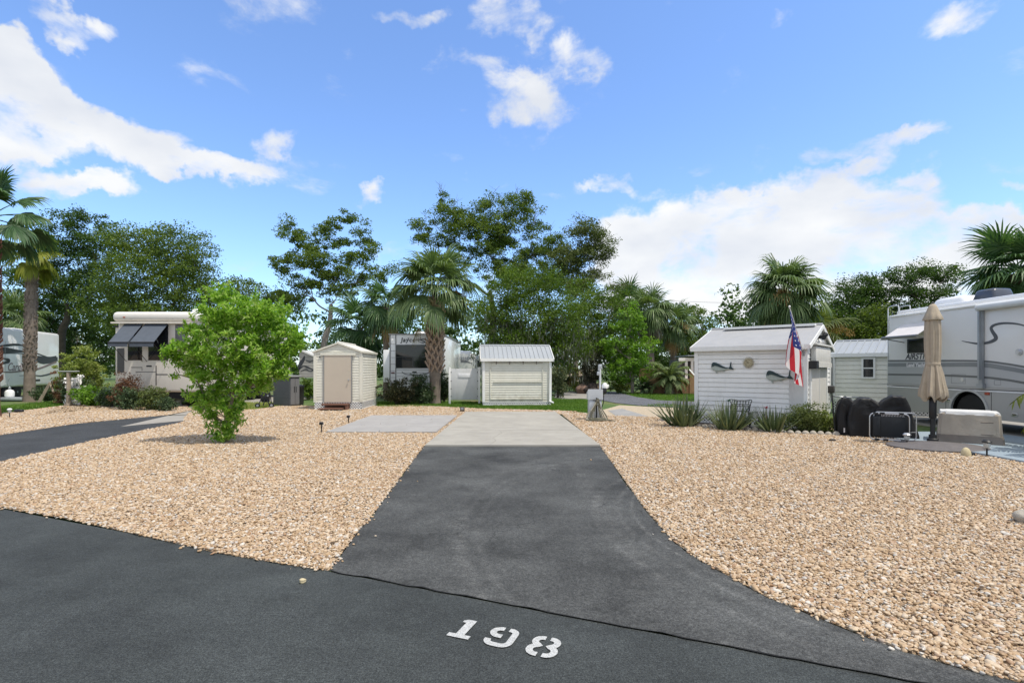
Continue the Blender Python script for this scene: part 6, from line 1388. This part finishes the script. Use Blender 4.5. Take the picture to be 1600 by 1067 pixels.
p = G(722,643.5); t = thing('valve_box', 'small dark box at the far left corner of the concrete', 'box', (p.x,p.y+.1,.0)); mb = MB(); mb.rbox((0,0,.09),(.16,.14,.18),.012); mb.build('case', M('box_brown',(.08,.06,.05),.6), t); mb = MB(); mb.rbox((0,-.075,.11),(.10,.012,.08),.004); mb.build('face_plate', STEEL, t)

# pedestal, mast and hose
p = G(932,658); t = thing('utility_pedestal', 'grey metal utility pedestal with a black socket box', 'pedestal', (p.x,p.y+.35,0), R(2))
mb = MB(); mb.rbox((0,0,.32),(.40,.26,.70),.015); bd = mb.build('cabinet', GALV, t)
mb = MB(); mb.prism([(-.15,.0),(.15,.0),(.15,.20),(-.15,.32)], (-.23,.0,.66), (0,1,0), (0,0,1), .46); mb.build('hood', M('hood_grey',(.52,.55,.58),.4,.3), bd)
mb = MB(); mb.rbox((.30,-.05,.93),(.10,.14,.16),.015); mb.tube([(.28,-.02,.86),(.28,.0,.55),(.20,.05,.30)], .014, 6); mb.build('socket_box', BLACK, t)
mb = MB(); mb.lathe([(.0,0),(.09,.0),(.10,.08),(.06,.16),(.0,.18)], 12, 0, (.33,.04,1.0)); mb.rbox((.42,.04,1.07),(.08,.05,.10),.02); mb.build('white_cover', TRIM, t)
t = thing('mast', 'slim white mast with old fittings beside the grey pedestal', 'mast', (p.x+.19,p.y+.45,0)); mb = MB(); mb.tube([(0,0,0),(0,0,1.72)], .030, 8); mb.build('post', M('mast_white',(.62,.64,.65),.5,var=.12,vs=8), t)
mb = MB(); mb.tube([(0,0,1.50),(-.05,-.02,1.60),(-.03,0,1.75)], .028, 6); mb.rbox((-.06,-.01,1.47),(.09,.06,.12),.02); mb.rbox((.0,0,1.68),(.10,.06,.16),.03); mb.build('fitting', GALV, t)
t = thing('hose', 'coiled olive hose draped in front of the grey pedestal', 'hose', (p.x,p.y+.02,0)); random.seed(41); mb = MB(); mb2 = MB(); pk = Vector((.02,.02,.66))
for k in range(13):
    x0, x1 = random.uniform(-.32,-.06), random.uniform(.08,.34); zz = random.uniform(.02,.07); tp = pk+Vector((random.uniform(-.05,.05), random.uniform(-.03,.05), random.uniform(-.10,.06)))
    (mb2 if k in (2,7,10) else mb).tube(spline([(x0*.6,-.02,.30),tp+Vector((-.03,0,-.05)),tp,tp+Vector((.03,0,-.06)),(x1*.55,-.03,.36),(x1,-.06,.10),(x1*.6,-.12,zz),(x0*.8,-.12,zz),(x0,-.05,.10),(x0*.75,-.02,.30)], 5), .013, 6)
for k in range(7):
    rr = random.uniform(.18,.30); mb.tube([(rr*1.1*math.cos(a*.35)+.0, rr*.6*math.sin(a*.35)-.04, .02+.012*k+.01*math.sin(a)) for a in range(18)], .014, 6, closed=True)
mb.tube(spline([(.15,-.12,.03),(.35,-.10,.05),(.48,-.16,.03),(.56,-.12,.02),(.42,-.06,.02),(.25,-.06,.04)], 6), .016, 6); mb.build('coil', HOSE, t); mb2.build('coil', HOSEP, t)
mb = MB(); mb.tube([(.02,.10,0),(.02,.08,.72)], .022, 8); mb.tube([(-.10,.04,.64),(.14,.04,.64)], .014, 6); mb.build('hanger', BLACK, t)

# bed edging, bench, ornaments
pts = [Vector((a,b,0)) for a,b in BEDF]; acc = 0; k = 0; first = None
bm = bmesh.new(); bmesh.ops.create_icosphere(bm, subdivisions=2, radius=1)
for v in bm.verts: v.co = Vector((v.co.x*.085*(1+.08*math.sin(v.co.z*7)), v.co.y*.055, max(-.02, v.co.z*.085)))
me = bpy.data.meshes.new('edging_stone'); bm.to_mesh(me); bm.free(); me.materials.append(STONE); me.polygons.foreach_set('use_smooth', [True]*len(me.polygons))
for i in range(len(pts)-1):
    seg = (pts[i+1]-pts[i]); Ls = seg.length; u = -acc
    while u+.165 <= Ls:
        u += .165; q = pts[i]+seg*(u/Ls)
        if first is None: first = bpy.data.objects.new('edging_stone', me); o = first
        else: o = first.copy()
        COL.objects.link(o); o.location = (q.x, q.y, .015); o.rotation_euler.z = math.atan2(seg.y, seg.x)+random.uniform(-.15,.15); s = random.uniform(.9,1.1); o.scale = (s, s, random.uniform(.85,1.15))
        tag(o, 'scalloped grey edging stone in the row round the shed bed', 'edging stone', 'edging stones round the shed bed')
    acc = Ls-u
p = G(1163,671); t = thing('garden_bench', 'small dark metal bench with openwork back in the bed', 'bench', (p.x+.08,p.y+.42,.10), R(-28)); t.scale = (.75,.75,.92); BM = M('dark_bench_metal',(.05,.055,.06),.55,.4,var=.3,vs=20,dirt=(.22,.24,.22),dirt_amt=.4)
mb = MB(); mb.tube(spline([(-.29,.10,.42),(-.33,.15,.60),(-.36,.17,.72),(-.15,.17,.70),(.15,.17,.70),(.36,.17,.72),(.33,.15,.60),(.29,.10,.42)], 4), .016, 6)
for k in range(13): x = -.28+.047*k; mb.tube([(x,.10,.42),(x+.045*(1 if k % 2 else -1),.14,.56),(x,.17,.70)], .010, 5)
for k in range(12): x = -.26+.047*k; mb.tube([(x+.028*math.cos(a*.7),.14,.56+.045*math.sin(a*.7)) for a in range(9)], .008, 4, closed=True)
mb.build('backrest', BM, t)
mb = MB()
for k in range(7): mb.rbox((0,-.28+.06*k,.40),(.60,.042,.018),.006)
mb.build('seat', BM, t)
for s in (-1, 1): mb = MB(); mb.tube(spline([(s*.30,.12,.40),(s*.31,-.02,.58),(s*.31,-.28,.57),(s*.31,-.34,.50),(s*.30,-.28,.42)], 4), .016, 6); mb.build('armrest', BM, t)
for s in (-1, 1):
    for y in (-.27,.10): mb = MB(); mb.tube(spline([(s*.28,y,.40),(s*.29,y-.03,.25),(s*.27,y+.02,.10),(s*.31,y,.0)], 4), .017, 6); mb.build('leg', BM, t)
def bloom(label, px, py, gy, mat, kind):
    p = G(px, gy); z = EYE-(py-HZ)/F*p.y; t = thing('flower_stake', label, 'ornament', (p.x,p.y,.01)); mb = MB(); mb.tube([(0,0,0),(.01,0,z*.5),(0,0,z)], .005, 5); mb.build('stem', mat if kind == 'r' else STEEL, t); mb = MB()
    for k in range(9):
        a = k*2.4; e = .2+.7*(k % 3)/2; d_ = Vector((math.cos(a)*math.cos(e), math.sin(a)*math.cos(e), math.sin(e))); s = d_.cross(Z).normalized(); l = .075
        o = Vector((0,0,z)); mb.add([o, o+d_*l*.5+s*.028, o+d_*l, o+d_*l*.5-s*.028], [(0,1,2,3)]); mb.tube([o, o+d_*l*.6], [.014,.008], 5)
    mb.build('petals', mat, t)
bloom('red metal flower on a thin stake in the bed', 1197,638,669, REDM, 'r'); bloom('dark green metal flower on a stake behind the aloe', 1138.5,627,667, GREENM, 'g')
p = G(1175,671); t = thing('garden_stake', 'thick black stake standing right of the small bench', 'stake', (p.x,p.y+.1,0)); mb = MB(); mb.lathe([(.035,0),(.03,.05),(.022,.35),(.03,.37),(.0,.40)], 10); mb.build('shaft', BLACK, t); mb = MB(); mb.rbox((0,0,.42),(.11,.06,.05),.015); mb.build('knob', BLACK, t)
p = G(1178,672); rock('stone', 'pale stone ornament on the edging by the black stake', 'stone', (p.x,p.y+.05,.09), (.16,.12,.15), STONEW, 8)
p = G(1192,672); t = thing('garden_heron', 'small dark bird ornament standing in the bed', 'ornament', (p.x,p.y+.2,.02)); mb = MB()
mb.tube(spline([(-.16,0,.12),(-.05,0,.16),(.07,0,.17),(.10,0,.26),(.11,0,.36),(.16,0,.38)], 5), [.015,.02,.03,.04,.048,.055,.06,.06,.055,.05,.045,.04,.034,.028,.024,.022,.02,.02,.02,.022,.024,.026,.026,.022,.012,.004][:26], 8); mb.build('body', BLACK, t)
mb = MB(); mb.tube([(-.01,.02,.12),(0,.02,0)], .008, 5); mb.build('leg', BLACK, t); mb = MB(); mb.tube([(.03,-.02,.12),(.04,-.02,0)], .008, 5); mb.build('leg', BLACK, t)
p = G(1074,667); t = thing('garden_lantern', 'small pale lantern among the left aloe blades', 'lantern', (p.x,p.y,.02)); mb = MB(); mb.tube([(0,0,0),(0,0,.20)], .010, 6); mb.build('stake', BLACK, t); mb = MB(); mb.lathe([(.04,.20),(.05,.24),(.045,.30),(.08,.305),(.03,.34),(0,.345)], 12); mb.build('lamp', M('pale_lantern',(.40,.43,.42),.35), t)

# behind the bright bush
t = thing('storage_cabinet', 'grey resin storage cabinet beside the cream trailer', 'cabinet', (-9.47,22.4,0), R(62)); mb = MB()
mb.b2((0,0,.04),(.48,1.08,1.24)); cb = mb.build('body', BOXGREY, t)
mb = MB()
for k in range(9): mb.b2((-.012,.04,.10+.125*k),(.0,1.04,.19+.125*k))
mb.build('side_panel', BOXGREY, cb)
for x0, x1 in ((.02,.232),(.248,.46)):
    mb = MB(); mb.b2((x0,-.02,.08),(x1,.0,1.20)); dr = mb.build('door', M('resin_door',(.17,.17,.175),.55,var=.08), t); mb = MB(); mb.b2((x1-.05 if x0 < .1 else x0+.03,-.04,.6),(x1-.03 if x0 < .1 else x0+.05,-.02,.85)); mb.build('handle', BLACK, dr)
mb = MB(); mb.rbox((.24,.54,1.28),(.60,1.2,.09),.03); mb.build('lid', M('lid_grey',(.24,.245,.25),.5), t)
mb = MB(); mb.lathe([(.13,0),(.15,.1),(.16,.75),(.18,.78),(.18,.82),(.0,.84)], 16); t = thing('bin', 'slim dark bin right of the grey storage cabinet', 'bin', at(469,23.2)); mb.build('barrel', M('bin_dark',(.04,.04,.038),.6), t); mb = MB(); mb.lathe([(.185,.82),(.185,.86),(.0,.92)], 16); mb.build('lid', BLACK, t)
p = G(413,637); t = thing('folded_cart', 'black folded cart frame with small wheels by the cabinet', 'cart', (p.x,p.y,0), R(15)); mb = MB()
mb.tube(spline([(-.25,0,.06),(-.1,.1,.45),(.02,.12,.78),(.16,.12,.76),(.28,.0,.10)], 4), .022, 6); mb.tube([(-.05,.0,.08),(.12,.1,.70)], .02, 6); mb.tube([(.20,0,.12),(-.08,.1,.62)], .02, 6); mb.rbox((.02,.13,.45),(.34,.10,.45),.05); mb.build('frame', BLACK, t)
for x, z, r in ((-.25,.10,.10),(.28,.10,.10),(.14,.50,.07)):
    mb = MB(); mb.T = Matrix.Translation((x,-.03,z)) @ Matrix.Rotation(R(90),4,'X'); mb.lathe([(r*.5,-.02),(r,-.018),(r,.018),(r*.5,.02)], 16); wl = mb.build('wheel', RUBBER, t); mb = MB(); mb.T = Matrix.Translation((x,-.03,z)) @ Matrix.Rotation(R(90),4,'X'); mb.lathe([(r*.5,-.024),(r*.5,.024),(0,.026)], 12); mb.build('hub', STEEL, wl)
for i, (px, py, d_, lb) in enumerate(((232,629,(.9,.5,.42),'long pale boulder between the two shrubs by the cream trailer'),(272,634,(.8,.5,.40),'pale boulder right of the small dark shrub'),(288,627,(.7,.6,.55),'taller white boulder nearest the bright bush'),(168,627,(.9,.35,.2),'low flat pale stone left of the reddish bush'),(150,620,(1.1,.3,.16),'thin white kerb stone beside the vivid green plant'))):
    p = G(px, py); rock('boulder', lb, 'boulder', (p.x,p.y,.10), d_, STONEW, 20+i)
# wooden post and oddments at the left
p = G(107,634.5); t = thing('wooden_post', 'weathered wooden post with a flat crossboard on top', 'post', (p.x,p.y,0)); mb = MB(); mb.tube([(0,0,-.1),(.01,0,.6),(0,0,1.45)], [.10,.082,.075], 8); mb.rbox((0,0,.06),(.26,.2,.14),.03); mb.build('post', WOODGREY, t); mb = MB(); mb.rbox((.02,0,1.50),(.80,.16,.05),.012); mb.build('crossboard', M('grey_board',(.36,.38,.37),.7), t)
t = thing('leaning_board', 'grey board leaning beside the shaggy palm', 'board', at(69,25)); mb = MB(); mb.tube([(-.25,0,.0),(.15,.15,.95)], [.09,.07], 4); mb.tube([(.15,.15,.9),(.32,.15,.45)], .05, 4); mb.build('plank', WOODGREY, t)
p = G(15,626); t = thing('gas_bottle', 'white round topped gas bottle below the far left trailer', 'gas bottle', (p.x,p.y,.18)); mb = MB(); mb.lathe([(.15,0),(.19,.04),(.19,.26),(.15,.34),(.06,.38),(0,.385)], 18); mb.build('tank', RVWHITE, t); mb = MB(); mb.lathe([(.05,.38),(.06,.48),(.03,.52),(0,.52)], 10); mb.tube([(0,0,.5),(-.1,0,.75),(0,0,.95)], .01, 5); mb.build('valve', STEEL, t)
t = thing('trailer_step', 'low grey step under the white gas bottle', 'step', (p.x+.35,p.y-.05,0)); mb = MB(); mb.rbox((0,0,.10),(1.3,.5,.16),.04); mb.build('tread', GALV, t); mb = MB(); mb.b2((-.55,-.2,-.02),(.55,.2,.03)); mb.build('base', BLACK, t)
# deck and porch in the middle distance
t = thing('wooden_deck', 'brown wooden deck with board screen and stair rail', 'deck', ((1003-800)/F*33.6,33.6,0), R(-3)); dxs = lambda px: (px-1003)/F*33.6
mb = MB()
for k in range(6): mb.b2((.45,-.02,.02+.145*k),(3.0,.02,.15+.145*k))
mb.b2((.45,.05,.0),(5.0,3.0,.86)); mb.build('skirt_board', WOODDECK, t)
mb = MB()
for k in range(6): mb.b2((3.05,-.02,.02+.145*k),(5.0,.02,.15+.145*k))
mb.build('skirt_board', WOODRED, t)
mb = MB()
for k in range(13): mb.b2((-.15+.142*k,.0,.86),(-.02+.142*k,.03,1.62-.012*k))
mb.b2((-.15,-.03,1.56),(1.7,.0,1.60)); mb.build('board_screen', WOODDECK, t)
for x in (1.75, 3.02): mb = MB(); mb.b2((x,-.06,0),(x+.1,.06,1.0)); mb.build('post', WOODRED, t)
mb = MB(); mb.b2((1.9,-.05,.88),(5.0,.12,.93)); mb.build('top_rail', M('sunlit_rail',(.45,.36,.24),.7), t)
mb = MB(); mb.tube([(dxs(1074),-.3,1.55),(dxs(1086),-1.0,.75)], .05, 4); mb.build('hand_rail', TRIM, t)
mb = MB(); mb.prism([(dxs(1074),.0),(dxs(1088),.0),(dxs(1088),.85),(dxs(1074),1.45)], (0,-.35,0), (1,0,0), (0,0,1), -.06); mb.build('stair', WOODDECK, t)
t = thing('porch', 'white posted porch behind the left end of the flag shed', 'porch', ((1062-800)/F*36.5,36.5,0), R(-4)); dz = lambda py: EYE-(py-HZ)/F*36.5; dp = lambda px: (px-1062)/F*36.5
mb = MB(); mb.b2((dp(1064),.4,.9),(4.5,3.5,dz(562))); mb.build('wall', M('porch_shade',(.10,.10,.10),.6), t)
for px in (1072,1081,1090,1100): mb = MB(); mb.b2((dp(px)-.07,0,.9),(dp(px)+.10,.12,dz(562))); mb.build('post', TRIM, t)
mb = MB(); mb.b2((-.05,-.02,dz(564)),(4.6,.16,dz(559))); mb.build('beam', TRIM, t); mb = MB(); mb.b2((dp(1073),-.3,dz(556.5)),(4.8,3.6,dz(555))); mb.build('roof', METALROOF, t); mb = MB(); mb.b2((dp(1064),.0,.0),(4.5,3.4,.9)); mb.build('floor', WOODRED, t)
t = thing('cottage', 'small beige roofed cottage far behind the golden shrub', 'house', at(904,47)); mb = MB(); mb.b2((-1.2,0,0),(1.6,3,.95)); mb.build('wall', M('cottage_wall',(.12,.09,.06),.8), t); mb = MB(); mb.prism([(-1.5,.92),(1.9,.92),(1.5,1.5),(-1.1,1.5)], (0,-.2,0), (1,0,0), (0,.9,1), -.06); mb.build('roof', M('cottage_roof',(.45,.38,.30),.8), t); mb = MB(); mb.b2((-.3,-.03,.3),(.3,-.001,.8)); mb.build('window', GLASS, t)
for i, (px, d, dd, lb) in enumerate(((912,34.2,(1.1,.8,.75),'reddish boulder in front of the weeping shrub'),(925,33.8,(1.0,.8,.80),'dark boulder behind the grey pedestal'),(936,34.3,(.9,.8,.8),'tan boulder right of the dark boulder behind the pedestal'))):
    q = at(px, d); rock('boulder', lb, 'boulder', (q[0],q[1],.2), dd, (M('red_rock',(.20,.13,.10),.85,var=.3,vs=4),M('dark_rock',(.04,.03,.027),.85,var=.3),M('tan_rock',(.30,.22,.15),.85,var=.25,vs=4))[i], 40+i)
mb = MB(); a, b = W(1020,468,46), W(1240,471.5,46); mb.tube([a.lerp(b,k/12)-Z*(.18*math.sin(math.pi*k/12)) for k in range(13)], .014, 5); tag(mb.build('power_cable', BLACK), 'thin dark power cable crossing the sky behind the flag shed', 'cable')
